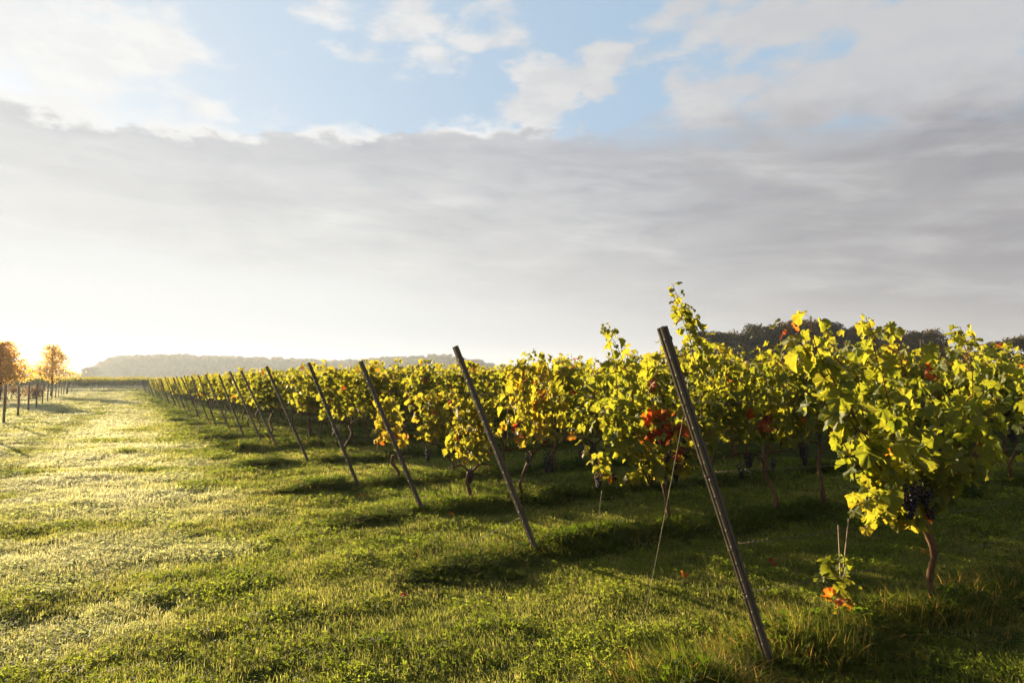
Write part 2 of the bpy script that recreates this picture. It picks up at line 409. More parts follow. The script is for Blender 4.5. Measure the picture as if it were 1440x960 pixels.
def bez(pts, m):
    """Smooth curve through the points (Catmull-Rom), m samples."""
    P = [np.asarray(p, float) for p in pts]
    if len(P) == 2: return np.array([P[0] + (P[1] - P[0]) * t for t in np.linspace(0, 1, m)])
    P = [2 * P[0] - P[1]] + P + [2 * P[-1] - P[-2]]
    out = []
    for t in np.linspace(0, len(P) - 3 - 1e-6, m):
        i = int(t); f = t - i; a, b, c, d = P[i:i + 4]
        out.append(0.5 * ((2 * b) + (c - a) * f + (2 * a - 5 * b + 4 * c - d) * f * f + (3 * b - a - 3 * c + d) * f ** 3))
    return np.array(out)

# vine leaf shapes: five toothed lobes
HALF_HQ = [(.03, -.02), (.11, -.17), (.25, -.22), (.34, -.17), (.44, -.15), (.48, -.05), (.57, .02), (.56, .13), (.50, .20), (.58, .30), (.62, .43), (.54, .49), (.51, .59), (.41, .62), (.34, .64), (.34, .73), (.25, .80), (.13, .90)]
HALF_LQ = [(.05, -.05), (.25, -.22), (.46, -.12), (.57, .06), (.49, .20), (.62, .43), (.50, .60), (.33, .64), (.25, .80)]
def leaf_templates(half, n, seed):
    rg = np.random.default_rng(seed); res = []
    o = [(x, y) for x, y in half] + [(0, 1.0)] + [(-x, y) for x, y in reversed(half)]
    ring = [(x, y) for x, y in o]
    mid = [(x * 0.5, 0.22 + (y - 0.22) * 0.5) for x, y in ring]
    m = len(ring)
    P = np.array([(0, 0.22)] + mid + ring)
    Fc = [(0, 1 + i, 1 + (i + 1) % m) for i in range(m)] + [(1 + i, 1 + m + i, 1 + m + (i + 1) % m, 1 + (i + 1) % m) for i in range(m)]
    edge = np.concatenate([[0], np.full(m, 0.45), np.ones(m)])
    for k in range(n):
        fold = rg.uniform(-0.25, 0.75); droop = rg.uniform(0.0, 0.75); ph = rg.uniform(0, 6.28); wa = rg.uniform(0.04, 0.13)
        ang = np.arctan2(P[:, 0], P[:, 1] - 0.22)
        z = fold * np.abs(P[:, 0]) - droop * (np.abs(P[:, 1] - 0.1) ** 1.6) * 0.7 + wa * edge * np.sin(3 * ang + ph) + wa * 0.7 * edge * np.sin(7 * ang + 2 * ph)
        z[0] -= 0.01
        sx, sy = rg.uniform(.88, 1.1, 2); sk = rg.normal(0, .10)
        Q = np.column_stack([P[:, 0] * sx * (1 - .18 * np.abs(z)) + sk * P[:, 1] + .03 * edge * rg.normal(size=len(P)), P[:, 1] * sy + .03 * edge * rg.normal(size=len(P)), z])
        res.append((Q, Fc, edge))
    return res
LEAF_HQ = leaf_templates(HALF_HQ, 14, 1)
LEAF_LQ = leaf_templates(HALF_LQ, 9, 2)
def put_leaf(mb, T, pos, tip, nor, size, hue):
    P, Fc, edge = T
    tip = tip / np.linalg.norm(tip); nor = nor - tip * np.dot(nor, tip); nor /= np.linalg.norm(nor) + 1e-9
    side = np.cross(tip, nor)
    V = pos + size * (P[:, :1] * side + P[:, 1:2] * tip + P[:, 2:3] * nor)
    mb.add(V, Fc, hue=hue, edge=edge, lx=P[:, 0], ly=P[:, 1])

# ------------------------------------------------------------------ layout of the vineyard
U_ = np.array([-0.497, 0.868]); U_ /= np.linalg.norm(U_)       # from row to row
V_ = np.array([U_[1], -U_[0]])                                  # along a row, away from the headland
ROW_ANG = math.atan2(V_[1], V_[0])
POST_PX = [((1085, 940), (931, 460)), ((757, 782), (640, 487)), ((597, 724), (507, 508)), ((505, 686), (434, 510)), ((435, 652.5), (374.5, 515)), ((391, 632), (339, 521)),
           ((371, 627), (323, 522)), ((345, 618), (308, 527)), ((326, 610), (289, 526.5)), ((306, 604), (279, 527.5)), ((296, 599), (269, 528.5)), ((283, 592), (254.5, 530))]
N_ROWS = 42
row_base, row_top = [], []
V3 = np.array([V_[0], V_[1], 0.0])
for (b, tpx) in POST_PX:
    g = ground(*b); d = ray(*tpx)
    A = np.column_stack([-V3, np.array([0, 0, 1.0]), -d])
    sol = np.linalg.solve(A, np.array([0, 0, CAM_H]) - np.array([g[0], g[1], 0]))
    row_base.append(g); row_top.append((sol[0], sol[1]))
# the rest follow in even steps
P0 = row_base[0]
last = row_base[-1]
step = 2.6
for k in range(len(row_base), N_ROWS):
    g = P0 + U_ * step * (k + 0.35) + V_ * (random.random() - 0.5) * 0.25
    row_base.append(g)
    row_top.append((0.72 + random.uniform(-.12, .12), 1.92 + random.uniform(-.06, .06)))
row_base = [np.array(b) for b in row_base]
def row_pt(k, t, off=0.0):
    return row_base[k] + V_ * t + U_ * off
def row_pix(k, px, py, off=0.0):
    """Point of a row's upright plane seen at a pixel of the photograph: (t along the row, z)."""
    d = ray(px, py); o = row_base[k] + U_ * off
    s = np.dot(o, U_) / np.dot(d[:2], U_)
    p = d * s
    return np.dot(p[:2] - row_base[k], V_), CAM_H + p[2]

# ground height: soft undulation and a low bank under each row
RB = np.array(row_base)
def gh(x, y):
    x = np.asarray(x, float); y = np.asarray(y, float)
    r = np.hypot(x, y)
    h = 0.016 * np.sin(1.9 * x + 0.7 * y + 1) * np.sin(1.3 * y - 0.6 * x) + 0.012 * np.sin(4.1 * x - 1.7 * y) * np.sin(3.3 * y + 1.1 * x + 2) + 0.008 * np.sin(7.3 * x + 3) * np.sin(6.1 * y + 1.0 * x)
    h = h * np.clip((45 - r) / 25, 0, 1)
    q = (x - RB[0, 0]) * U_[0] + (y - RB[0, 1]) * U_[1]
    for k in range(12):
        dq = (x - RB[k, 0]) * U_[0] + (y - RB[k, 1]) * U_[1]
        t = (x - RB[k, 0]) * V_[0] + (y - RB[k, 1]) * V_[1]
        e = np.clip((t + 1.5) / 0.9, 0, 1)
        h = h + 0.05 * np.exp(-(dq / 0.26) ** 2) * e * e * (3 - 2 * e) * (1 - np.exp(-(t / .4) ** 2))
    h = h * (1 - np.exp(-((x - RB[0, 0]) ** 2 + (y - RB[0, 1]) ** 2) / .25))
    return h
def build_ground():
    s = np.linspace(-1, 1, 241)
    g = np.sign(s) * (np.abs(s) * 9 + (np.abs(s) ** 6) * 931)
    X, Y = np.meshgrid(g, g + 6.0)
    Z = gh(X, Y)
    n = len(g)
    mb = MB()
    idx = np.arange(n * n).reshape(n, n)
    faces = np.stack([idx[:-1, :-1], idx[:-1, 1:], idx[1:, 1:], idx[1:, :-1]], -1).reshape(-1, 4)
    mb.add(np.column_stack([X.ravel(), Y.ravel(), Z.ravel()]), faces.tolist())
    o = mb.build('ground', M['ground']); tag(o, kind='structure')
build_ground()

# ------------------------------------------------------------------ scatter (only for what nobody could count)
def variants(name, meshes):
    c = bpy.data.collections.new(name)
    for i, me in enumerate(meshes):
        c.objects.link(bpy.data.objects.new('%s_%02d' % (name, i), me))
    return c
def scatter(name, pts, rot, scl, idx, tint, coll):
    me = bpy.data.meshes.new(name); me.from_pydata(np.asarray(pts).tolist(), [], [])
    n = len(pts)
    def fa(nm, typ, arr, key):
        a = me.attributes.new(nm, typ, 'POINT'); a.data.foreach_set(key, np.ascontiguousarray(arr).ravel())
    fa('rot', 'FLOAT_VECTOR', np.asarray(rot, np.float32), 'vector'); fa('scl', 'FLOAT_VECTOR', np.asarray(scl, np.float32), 'vector')
    fa('idx', 'INT', np.asarray(idx, np.int32), 'value'); fa('tint', 'FLOAT', np.asarray(tint, np.float32), 'value')
    o = link(name, me)
    ng = bpy.data.node_groups.new(name + '_scatter', 'GeometryNodeTree')
    ng.interface.new_socket('Geometry', in_out='INPUT', socket_type='NodeSocketGeometry')
    ng.interface.new_socket('Geometry', in_out='OUTPUT', socket_type='NodeSocketGeometry')
    N = ng.nodes; L = ng.links
    gi = N.new('NodeGroupInput'); go = N.new('NodeGroupOutput')
    iop = N.new('GeometryNodeInstanceOnPoints'); ci = N.new('GeometryNodeCollectionInfo')
    ci.inputs['Collection'].default_value = coll; ci.inputs['Separate Children'].default_value = True; ci.inputs['Reset Children'].default_value = True
    L.new(gi.outputs[0], iop.inputs['Points']); L.new(ci.outputs[0], iop.inputs['Instance']); iop.inputs['Pick Instance'].default_value = True
    def na(nm, typ):
        a = N.new('GeometryNodeInputNamedAttribute'); a.data_type = typ; a.inputs['Name'].default_value = nm; return a.outputs['Attribute']
    L.new(na('idx', 'INT'), iop.inputs['Instance Index'])
    e2r = N.new('FunctionNodeEulerToRotation'); L.new(na('rot', 'FLOAT_VECTOR'), e2r.inputs[0]); L.new(e2r.outputs[0], iop.inputs['Rotation'])
    L.new(na('scl', 'FLOAT_VECTOR'), iop.inputs['Scale'])
    L.new(iop.outputs[0], go.inputs[0])
    md = o.modifiers.new('scatter', 'NODES'); md.node_group = ng
    return o

# ------------------------------------------------------------------ grass
def blade(mb, x, y, h, w, lean, ang, dry, rg, seg=3):
    ca, sa = math.cos(ang), math.sin(ang)
    V, up = [], []
    for i in range(seg + 1):
        f = i / seg
        r = lean * h * f ** 1.8; z = h * f * (1 - 0.25 * lean * f)
        ww = w * (1 - f ** 1.6) * 0.5
        cx, cyy = x + ca * r, y + sa * r
        if i == seg: V.append((cx, cyy, z)); up.append(1)
        else:
            V.append((cx - sa * ww, cyy + ca * ww, z)); V.append((cx + sa * ww, cyy - ca * ww, z)); up += [f, f]
    Fc = [(2 * i, 2 * i + 1, 2 * i + 3, 2 * i + 2) for i in range(seg - 1)] + [(2 * seg - 2, 2 * seg - 1, 2 * seg)]
    mb.add(V, Fc, dry=dry, up=up, leafy=0.0)
def clover(mb, x, y, h, s, rg):
    cx, cyy = x + rg.normal() * 0.01, y + rg.normal() * 0.01
    tilt = rg.normal(0, 0.35, 2); a0 = rg.uniform(0, 6.28)
    for k in range(3):
        a = a0 + k * 2.094; ca, sa = math.cos(a), math.sin(a)
        pts = [(0, 0), (0.55, -0.42), (1.0, -0.35), (1.08, 0.0), (1.0, 0.35), (0.55, 0.42)]
        V = []
        for (p, q) in pts:
            X, Y = (p * ca - q * sa) * s, (p * sa + q * ca) * s
            V.append((cx + X, cyy + Y, h + X * tilt[0] + Y * tilt[1] - 0.25 * abs(q) * s))
        mb.add(V, [(0, 1, 2, 3), (0, 3, 4, 5)], dry=0.0, up=0.8, leafy=1.0)
def lawn_variants():
    res = []
    for k in range(10):
        rg = np.random.default_rng(100 + k); mb = MB()
        if k in (2, 5, 8):
            for i in range(46):
                r = 0.12 * math.sqrt(rg.random()); a = rg.uniform(0, 6.28)
                clover(mb, r * math.cos(a), r * math.sin(a), rg.uniform(0.010, 0.036), rg.uniform(0.008, 0.0145), rg)
            nb = 40
        else: nb = 85
        for i in range(nb):
            r = 0.12 * math.sqrt(rg.random()); a = rg.uniform(0, 6.28)
            blade(mb, r * math.cos(a), r * math.sin(a), rg.uniform(0.018, 0.050), rg.uniform(0.0024, 0.0046), rg.uniform(0.1, 1.1), rg.uniform(0, 6.28), 1.0 if rg.random() < 0.05 else rg.random() * 0.15, rg)
        res.append(mb.mesh('lawn_clump', M['lawn'], False))
    return variants('lawn_clump', res)
def weed_variants():
    res = []
    for k in range(7):
        rg = np.random.default_rng(200 + k); mb = MB()
        for i in range(60):
            r = 0.10 * math.sqrt(rg.random()); a = rg.uniform(0, 6.28)
            dry = 1.0 if rg.random() < (0.24 if k % 3 == 0 else 0.04) else rg.random() * 0.12
            blade(mb, r * math.cos(a), r * math.sin(a), rg.uniform(0.06, 0.24), rg.uniform(0.003, 0.007), rg.uniform(0.2, 1.3), rg.uniform(0, 6.28), dry, rg, 4)
        if k in (1, 4, 5):
            for i in range(26):
                r = 0.13 * math.sqrt(rg.random()); a = rg.uniform(0, 6.28)
                clover(mb, r * math.cos(a), r * math.sin(a), rg.uniform(0.04, 0.15), rg.uniform(0.014, 0.028), rg)
        res.append(mb.mesh('weed_clump', M['weed'], False))
    return variants('weed_clump', res)

def fbm(x, y, s, seed=0):
    return np.array([mnoise.fractal(Vector((a * s + seed, b * s - seed, seed * 1.7)), 1.0, 2.0, 4) for a, b in zip(x, y)])

def build_grass():
    lv = lawn_variants(); wv = weed_variants()
    X, Y, S = [], [], []
    D = 2.6
    while D < 165:
        D2 = D * 1.12
        sc = max(1.0, (D / 5.5) ** 0.85)
        dens = 150.0 / sc ** 2
        xl = -0.85 * D2 - 1.0; xr = 0.85 * D2 + 1.0
        # under the vines only the first stretch of each row can be seen
        n = int((D2 - D) * (xr - xl) * dens)
        x = rng.uniform(xl, xr, n); y = rng.uniform(D, D2, n)
        t = (x - P0[0]) * V_[0] + (y - P0[1]) * V_[1]
        keep = t < (8.5 if D > 13 else 14)
        keep &= ~((np.hypot(x - P0[0] + .10, y - P0[1] + .22) < .20))
        x, y = x[keep], y[keep]
        X.append(x); Y.append(y); S.append(np.full(len(x), sc))
        D = D2
    x, y, s = np.concatenate(X), np.concatenate(Y), np.concatenate(S)
    n = len(x)
    f1 = fbm(x, y, 0.55, 3.1); f2 = fbm(x, y, 1.9, 8.7)
    mask = np.clip(0.5 + 0.55 * f1 + 0.45 * f2, 0, 1)
    hs = (0.65 + 0.9 * np.clip(mask, 0, 1)) * rng.uniform(0.8, 1.25, n)
    scl = np.column_stack([s * rng.uniform(0.9, 1.2, n), s * rng.uniform(0.9, 1.2, n), hs * (0.55 + 0.45 * np.minimum(s, 3.2))])
    tint = np.clip(0.55 - 0.75 * f1 + 0.3 * f2 + rng.normal(0, 0.12, n) , 0, 1)
    trow = (x - P0[0]) * V_[0] + (y - P0[1]) * V_[1]           # dew and its bright sheen, painted into the tint out on the headland
    f3 = fbm(x * .5 - y * .25, y * .9, 0.9, 21.3)
    dew_sheen = np.clip((np.hypot(x, y) - 3.0) / 12, 0, 1) * np.clip((-trow - .8) / 2.5, 0, 1)  # painted sheen grows with distance from the camera
    dew_sheen = np.clip(dew_sheen * (1.05 + 1.1 * f3 - .5 * f1) , 0, 1)
    trk = np.exp(-((trow + 4.6 + .5 * np.sin(y * .11)) / .45) ** 2) + np.exp(-((trow + 6.4 + .5 * np.sin(y * .11)) / .45) ** 2)   # two wheel tracks
    dew_sheen *= 1 - .75 * np.clip(trk, 0, 1)
    hs *= 1 - .35 * np.clip(trk, 0, 1)
    tint = np.where(dew_sheen > .02, np.clip(tint + dew_sheen, 0, 1) + np.clip(dew_sheen, 0, 1) * .9 * (dew_sheen > .25), tint)
    tint = np.clip(tint, 0, 2)
    scl[:, 2] *= (1 - .35 * np.clip(trk, 0, 1))
    rot = np.column_stack([rng.normal(0, 0.06, n), rng.normal(0, 0.06, n), rng.uniform(0, 6.28, n)])
    idx = np.where(f2 * .8 + rng.normal(0, 0.42, n) > 0.16, rng.choice([2, 5, 8], n), rng.choice([0, 1, 3, 4, 6, 7, 9], n))
    o = scatter('lawn_grass', np.column_stack([x, y, gh(x, y) - 0.004]), rot, scl, idx, tint, lv)
    tag(o, 'short dewy lawn grass with clover on the headland', kind='stuff')
    print('lawn clumps', n)
    # unmown strips under the rows
    PX, PY, SC, HT, DR, TG, ID = [], [], [], [], [], [], []
    for k in range(N_ROWS):
        d0 = np.linalg.norm(row_base[k])
        sc = max(1.0, (d0 / 9) ** 0.7)
        tmax = 9 if k < 4 else (7 if k < 12 else 5)
        nn = int((tmax + 1.4) * 0.62 * 125 / sc ** 2)
        t = rng.uniform(-1.4, tmax, nn)
        if k < 14:                                   # the mower turns round the post and leaves a rank tongue of grass
            ne = int(150 / sc ** 2); t = np.concatenate([t, rng.uniform(-1.45, .9, ne)]); nn += ne
        off = rng.normal(0, 0.22, nn) - np.clip(-t, 0, 2) * 0.16
        e = np.clip((t + 1.5) / 0.9, 0.15, 1)
        p = row_base[k][None, :] + t[:, None] * V_ + off[:, None] * U_
        ID.append(rng.choice([0, 3, 6, 1] if k == 0 else [1, 2, 4, 5, 1, 2, 4, 5, 0], nn)); PX.append(p[:, 0]); PY.append(p[:, 1]); SC.append(np.full(nn, sc)); TG.append((t < .6) * np.clip((t + 1.5) / .3, 0, 1) * (.8 if k == 0 else 1)); HT.append(e * np.exp(-(off / 0.36) ** 2)); DR.append(np.clip(1 - np.abs(t - 0.8) / 2.2, 0, 1)); HT[-1] = HT[-1] * (1 - (.93 if k == 0 else .7) * np.exp(-((t + .08) ** 2 + (off + .16) ** 2) / (.10 if k == 0 else .06)))
    x, y, s, h = map(np.concatenate, (PX, PY, SC, HT)); dr = np.concatenate(DR); n = len(x)
    hn = np.clip(0.75 + 0.7 * fbm(x, y, 1.3, 5.5), 0.35, 1.5)
    tongue = np.concatenate(TG)
    scl = np.column_stack([s, s, (1.1 + .25 * tongue) * h * hn * rng.uniform(0.7, 1.15, n) * (0.8 + 0.2 * s)])
    rot = np.column_stack([rng.normal(0, 0.12, n), rng.normal(0, 0.12, n), rng.uniform(0, 6.28, n)])
    tint = np.clip(0.35 + 0.5 * fbm(x, y, 0.9, 1.5) + 0.3 * dr, 0, 1)
    o = scatter('row_weeds', np.column_stack([x, y, gh(x, y) - 0.004]), rot, scl, np.concatenate(ID), tint, wv)
    tag(o, 'unmown strip of taller grass and weeds under the vine rows', kind='stuff')
    print('weed clumps', n)
build_grass()

# ------------------------------------------------------------------ posts
def profile_post(length, w=0.045, d=0.036, name='post_body'):
    """Open rolled profile with a lengthwise groove in two faces, along +Z."""
    a, b, g, r = w / 2, d / 2, 0.007, 0.007
    sec = [(-a, -b), (-g, -b), (-g * 0.6, -b + r), (g * 0.6, -b + r), (g, -b), (a, -b), (a, -g), (a - r, -g * 0.6), (a - r, g * 0.6), (a, g), (a, b), (g, b), (g * 0.6, b - r), (-g * 0.6, b - r), (-g, b), (-a, b), (-a, g), (-a + r, g * 0.6), (-a + r, -g * 0.6), (-a, -g)]
    n = len(sec); mb = MB()
    zs = np.linspace(-0.25, length, 12)
    V = []
    for i, z in enumerate(zs):
        for (x, y) in sec: V.append((x, y, z))
    Fc = [(i * n + j, i * n + (j + 1) % n, (i + 1) * n + (j + 1) % n, (i + 1) * n + j) for i in range(len(zs) - 1) for j in range(n)]
    # hollow top: rim, then inner wall
    top = (len(zs) - 1) * n
    base = len(V)
    for (x, y) in sec: V.append((x * 0.8, y * 0.8, length))
    for (x, y) in sec: V.append((x * 0.8, y * 0.8, length - 0.06))
    Fc += [(top + j, top + (j + 1) % n, base + (j + 1) % n, base + j) for j in range(n)]
    Fc += [(base + j, base + (j + 1) % n, base + n + (j + 1) % n, base + n + j) for j in range(n)]
    Fc.append(tuple(base + n + j for j in range(n)))
    mb.add(V, Fc)
    return mb
def notch(mb, length, w=0.045, d=0.036):
    """Small pressed notches up both edges of the post."""
    z = 0.16
    while z < length - 0.08:
        for sx in (-1, 1):
            x0 = sx * w / 2
            V = [(x0, -d / 2 - .0005, z), (x0 + sx * .005, -d / 2 - .002, z + .006), (x0 + sx * .005, -d / 2 - .002, z + .02), (x0, -d / 2 - .0005, z + .026),
                 (x0, -d / 2 + .006, z), (x0 + sx * .005, -d / 2 + .006, z + .006), (x0 + sx * .005, -d / 2 + .006, z + .02), (x0, -d / 2 + .006, z + .026)]
            mb.add(V, [(0, 1, 2, 3), (7, 6, 5, 4), (0, 4, 5, 1), (1, 5, 6, 2), (2, 6, 7, 3)])
        z += 0.10
    return mb
def wire_wrap(z, w=0.045, d=0.036, turns=4, seed=0):
    """Wire wound round the post, ends twisted."""
    rg = np.random.default_rng(seed); mb = MB()
    pts = []
    for i in range(turns * 14):
        a = i / 14 * 2 * math.pi
        c, s = math.cos(a), math.sin(a)
        r = 1 / max(abs(c) / (w / 2 + .003), abs(s) / (d / 2 + .003))
        r = min(r, math.hypot(w / 2, d / 2) + .001)
        pts.append((c * r, s * r, z + i / 14 * 0.011 + 0.01 * math.sin(a * 0.5 + seed)))
    tube(mb, pts, 0.0016, 4)
    q = pts[-1]
    tail = [(q[0] + 0.02 * rg.uniform(-1, .2) * f - 0.006 * f, q[1] - 0.012 * f, q[2] - 0.05 * f + 0.008 * math.sin(f * 14)) for f in np.linspace(0, 1.4, 10)]
    tube(mb, tail, 0.0015, 4)
    return mb
ORD = ['first', 'second', 'third', 'fourth', 'fifth', 'sixth', 'seventh', 'eighth', 'ninth', 'tenth', 'eleventh', 'twelfth', 'thirteenth', 'fourteenth', 'fifteenth', 'sixteenth', 'seventeenth', 'eighteenth', 'nineteenth', 'twentieth']
WIRE_Z = [0.45, 0.72, 1.12, 1.50]           # heights of the trellis wires, in the row's plane
post_info = []
for k in range(N_ROWS):
    d, hz = row_top[k]
    b = row_base[k]; z0 = 0.0
    axis = Vector((-V_[0] * d, -V_[1] * d, hz)); L = axis.length; axis.normalize()
    root = bpy.data.objects.new('end_post', None); COL.objects.link(root); root.empty_display_size = 0.1
    # local x = along the row, local z = up the post
    xa = Vector((V_[0], V_[1], 0)); xa = (xa - axis * xa.dot(axis)).normalized(); ya = axis.cross(xa)
    tw = random.uniform(-0.12, 0.12)
    root.matrix_world = Matrix.Translation((b[0], b[1], z0)) @ Matrix((xa, ya, axis)).transposed().to_4x4() @ Matrix.Rotation(tw, 4, 'Z')
    post_info.append((b, z0, axis.copy(), L))
    if k < 18: lab = 'leaning dark steel end post of the %s vine row counted from the nearest post' % ORD[k]
    else: lab = 'tiny leaning end post far down the line towards the end of the lawn'
    if k == 0: lab = 'nearest and tallest leaning steel end post, wound with wire, beside the red-stemmed sapling'
    if k == 1: lab = 'leaning steel end post second along the line, with a short guy wire at its foot'
    tag(root, lab, 'post', 'far end posts' if k >= 18 else 'leaning end posts of the vine rows')
    pm = profile_post(L)
    if k < 8: notch(pm, L)
    pm.build('post_body', M['steel_post'], root, smooth=False)
    if k < 8:
        for j, wz in enumerate(WIRE_Z):
            wire_wrap(min(wz / axis.z, L - .1) - 0.03, turns=3, seed=k * 7 + j).build('wire_wrap', M['wire'], root)

# line posts standing inside the rows
def line_post(k, t, h, label):
    p = row_pt(k, t); z0 = float(gh(p[0], p[1]))
    root = bpy.data.objects.new('line_post', None); COL.objects.link(root); root.location = (p[0], p[1], z0); root.rotation_euler = (R(random.uniform(-1, 1)), R(random.uniform(-1, 1)), ROW_ANG)
    profile_post(h - 0.16, 0.045, 0.034).build('post_body', M['steel_post'], root, smooth=False)
    for s in (-1, 1):
        mb = MB(); tube(mb, [(s * 0.035, 0, h - 0.5), (s * 0.035, 0, h + 0.02)], 0.006, 6); mb.build('wire_spreader', M['wire'], root)
    tag(root, label, 'post', 'upright line posts inside the vine rows')
line_post(1, 6.3, 2.13, 'upright line post with two rods rising among leaves in the second row')
line_post(2, 6.0, 2.06, 'upright line post among leaves in the third row below the dark wood')
line_post(3, 6.0, 2.04, 'upright line post half hidden in leaves of the fourth row')
line_post(4, 6.1, 2.04, 'upright line post half hidden in leaves of the fifth row')
line_post(2, 12.0, 2.1, 'upright line post farther along the third row')
line_post(3, 12.1, 2.08, 'upright line post farther along the fourth row')
line_post(0, 7.2, 2.1, 'upright line post farther along the nearest row')

# trellis wires with their wound ends
NAMES_W = ['lowest', 'fruiting', 'middle', 'top']
def trellis_wire(k, j, tmax):
    b, z0, axis, L = post_info[k]
    s = WIRE_Z[j] / axis.z
    a = np.array([b[0], b[1], z0]) + np.array(axis) * min(s, L - 0.06)
    e2 = row_pt(k, tmax); e = np.array([e2[0], e2[1], WIRE_Z[j] + 0.02 if k else WIRE_Z[j] + 0.05])
    mb = MB(); m = 24
    pts = [a + (e - a) * f - np.array([0, 0, 0.05 * math.sin(math.pi * min(1, f * 2))]) for f in np.linspace(0, 1, m)]
    tube(mb, pts, 0.0018, 4)
    o = mb.build('trellis_wire', M['wire'])
    tag(o, '%s trellis wire of the %s row running from its end post into the leaves' % (NAMES_W[j], ORD[k] if k else 'nearest'), 'wire', 'trellis wires')
    # coil: the returning end wound round the wire
    d, s1, b1 = frame_of(pts[2] - pts[0])
    mb = MB(); c0 = pts[0] + d * 0.05; Lc = 0.26
    cp = []
    for i in range(140):
        f = i / 139; an = f * 2 * math.pi * 7 + .6 * math.sin(i * .35)
        cp.append(c0 + d * Lc * f + (s1 * math.cos(an) + b1 * math.sin(an)) * (0.006 + 0.003 * math.sin(i * .21)))
    tube(mb, cp, 0.0013, 4)
    tail = cp[-1]
    tube(mb, [tail, tail + d * 0.02 + np.array([0, 0, -0.02]), tail + d * 0.015 + np.array([0, 0, -0.05])], 0.0013, 4)
    mb.build('wound_end', M['wire'], o)
for k in range(6):
    for j in range(0 if k == 0 else 1, 4): trellis_wire(k, j, 9.0)

# guy wires
def guy(a, b, label, r=0.0011):
    mb = MB(); a = np.asarray(a, float); b = np.asarray(b, float)
    tube(mb, [a + (b - a) * f - np.array([0, 0, 0.012 * math.sin(math.pi * f)]) for f in np.linspace(0, 1, 12)], r, 5)
    o = mb.build('guy_wire', M['string'])
    mb = MB(); tube(mb, [b + np.array([0, 0, -0.12]), b + np.array([0, 0, 0.05])], 0.008, 6)
    an = mb.build('ground_anchor', M['wire'], o)
    tag(o, label, 'wire', 'thin guy wires at the row ends')
def on_post(k, s):
    b, z0, axis, L = post_info[k]; return np.array([b[0], b[1], z0]) + np.array(axis) * s
a1 = on_post(0, 1.62); g1 = ground(903, 885)
guy(a1, (g1[0], g1[1], 0.0), 'long pale guy wire dropping from the nearest end post to the grass')
g2 = ground(640, 772)
guy(on_post(1, 0.42), (g2[0], g2[1], 0.0), 'short guy wire from the foot of the second end post to the grass', 0.0018)
g3 = ground(836, 772); t3 = at_depth(846, 690, np.hypot(*g3) * 0.985)
guy(t3, (g3[0], g3[1], 0.0), 'pale string hanging below the black grapes of the second row', 0.002)

# ------------------------------------------------------------------ grapevines
def vine_leaf_on(mb, T, p, out, rg, size, hue):
    """One leaf on its petiole: blade hanging outward and down."""
    tip = out * rg.uniform(0.3, 1.0) + np.array([0, 0, -rg.uniform(0.1, 1.1)]) + rg.normal(0, 0.35, 3)
    nor = np.array([0, 0, 1.0]) * rg.uniform(0.2, 1.0) + out * rg.uniform(0.2, 1.0) + rg.normal(0, 0.35, 3)
    put_leaf(mb, T, p, tip, nor, size, hue)
def bunch_mesh(seed, n=48, L=0.17, r0=0.05):
    rg = np.random.default_rng(seed); mb = MB()
    # icosphere-like berry
    t = (1 + 5 ** 0.5) / 2
    iv = np.array([(-1, t, 0), (1, t, 0), (-1, -t, 0), (1, -t, 0), (0, -1, t), (0, 1, t), (0, -1, -t), (0, 1, -t), (t, 0, -1), (t, 0, 1), (-t, 0, -1), (-t, 0, 1)], float)
    iv /= np.linalg.norm(iv[0])
    ifc = [(0, 11, 5), (0, 5, 1), (0, 1, 7), (0, 7, 10), (0, 10, 11), (1, 5, 9), (5, 11, 4), (11, 10, 2), (10, 7, 6), (7, 1, 8), (3, 9, 4), (3, 4, 2), (3, 2, 6), (3, 6, 8), (3, 8, 9), (4, 9, 5), (2, 4, 11), (6, 2, 10), (8, 6, 7), (9, 8, 1)]
    V = [tuple(v) for v in iv]; cache = {}; F2 = []
    def midp(a, b):
        k = (min(a, b), max(a, b))
        if k not in cache:
            m = (np.array(V[a]) + np.array(V[b])) / 2; m /= np.linalg.norm(m); V.append(tuple(m)); cache[k] = len(V) - 1
        return cache[k]
    for a, b, c in ifc:
        ab, bc, ca = midp(a, b), midp(b, c), midp(c, a); F2 += [(a, ab, ca), (b, bc, ab), (c, ca, bc), (ab, bc, ca)]
    S = np.array(V)
    for i in range(n):
        f = (i / n) ** 0.85
        z = -0.03 - L * f; rr = r0 * (1 - 0.72 * f) * (0.55 + 0.45 * math.sqrt(rg.random()))
        a = i * 2.4 + rg.normal(0, 0.2)
        r = rg.uniform(0.0085, 0.0105)
        mb.add(S * r + np.array([rr * math.cos(a), rr * math.sin(a), z + rg.normal(0, 0.004)]), F2)
    tube(mb, [(0, 0, 0.01), (0.003, 0, -0.06), (0, 0, -L * 0.9)], 0.003, 4)
    return mb.mesh('grape_bunch', M['grape'])
BUNCH = [bunch_mesh(31, 46), bunch_mesh(32, 58, 0.2, 0.055), bunch_mesh(33, 34, 0.13, 0.042)]

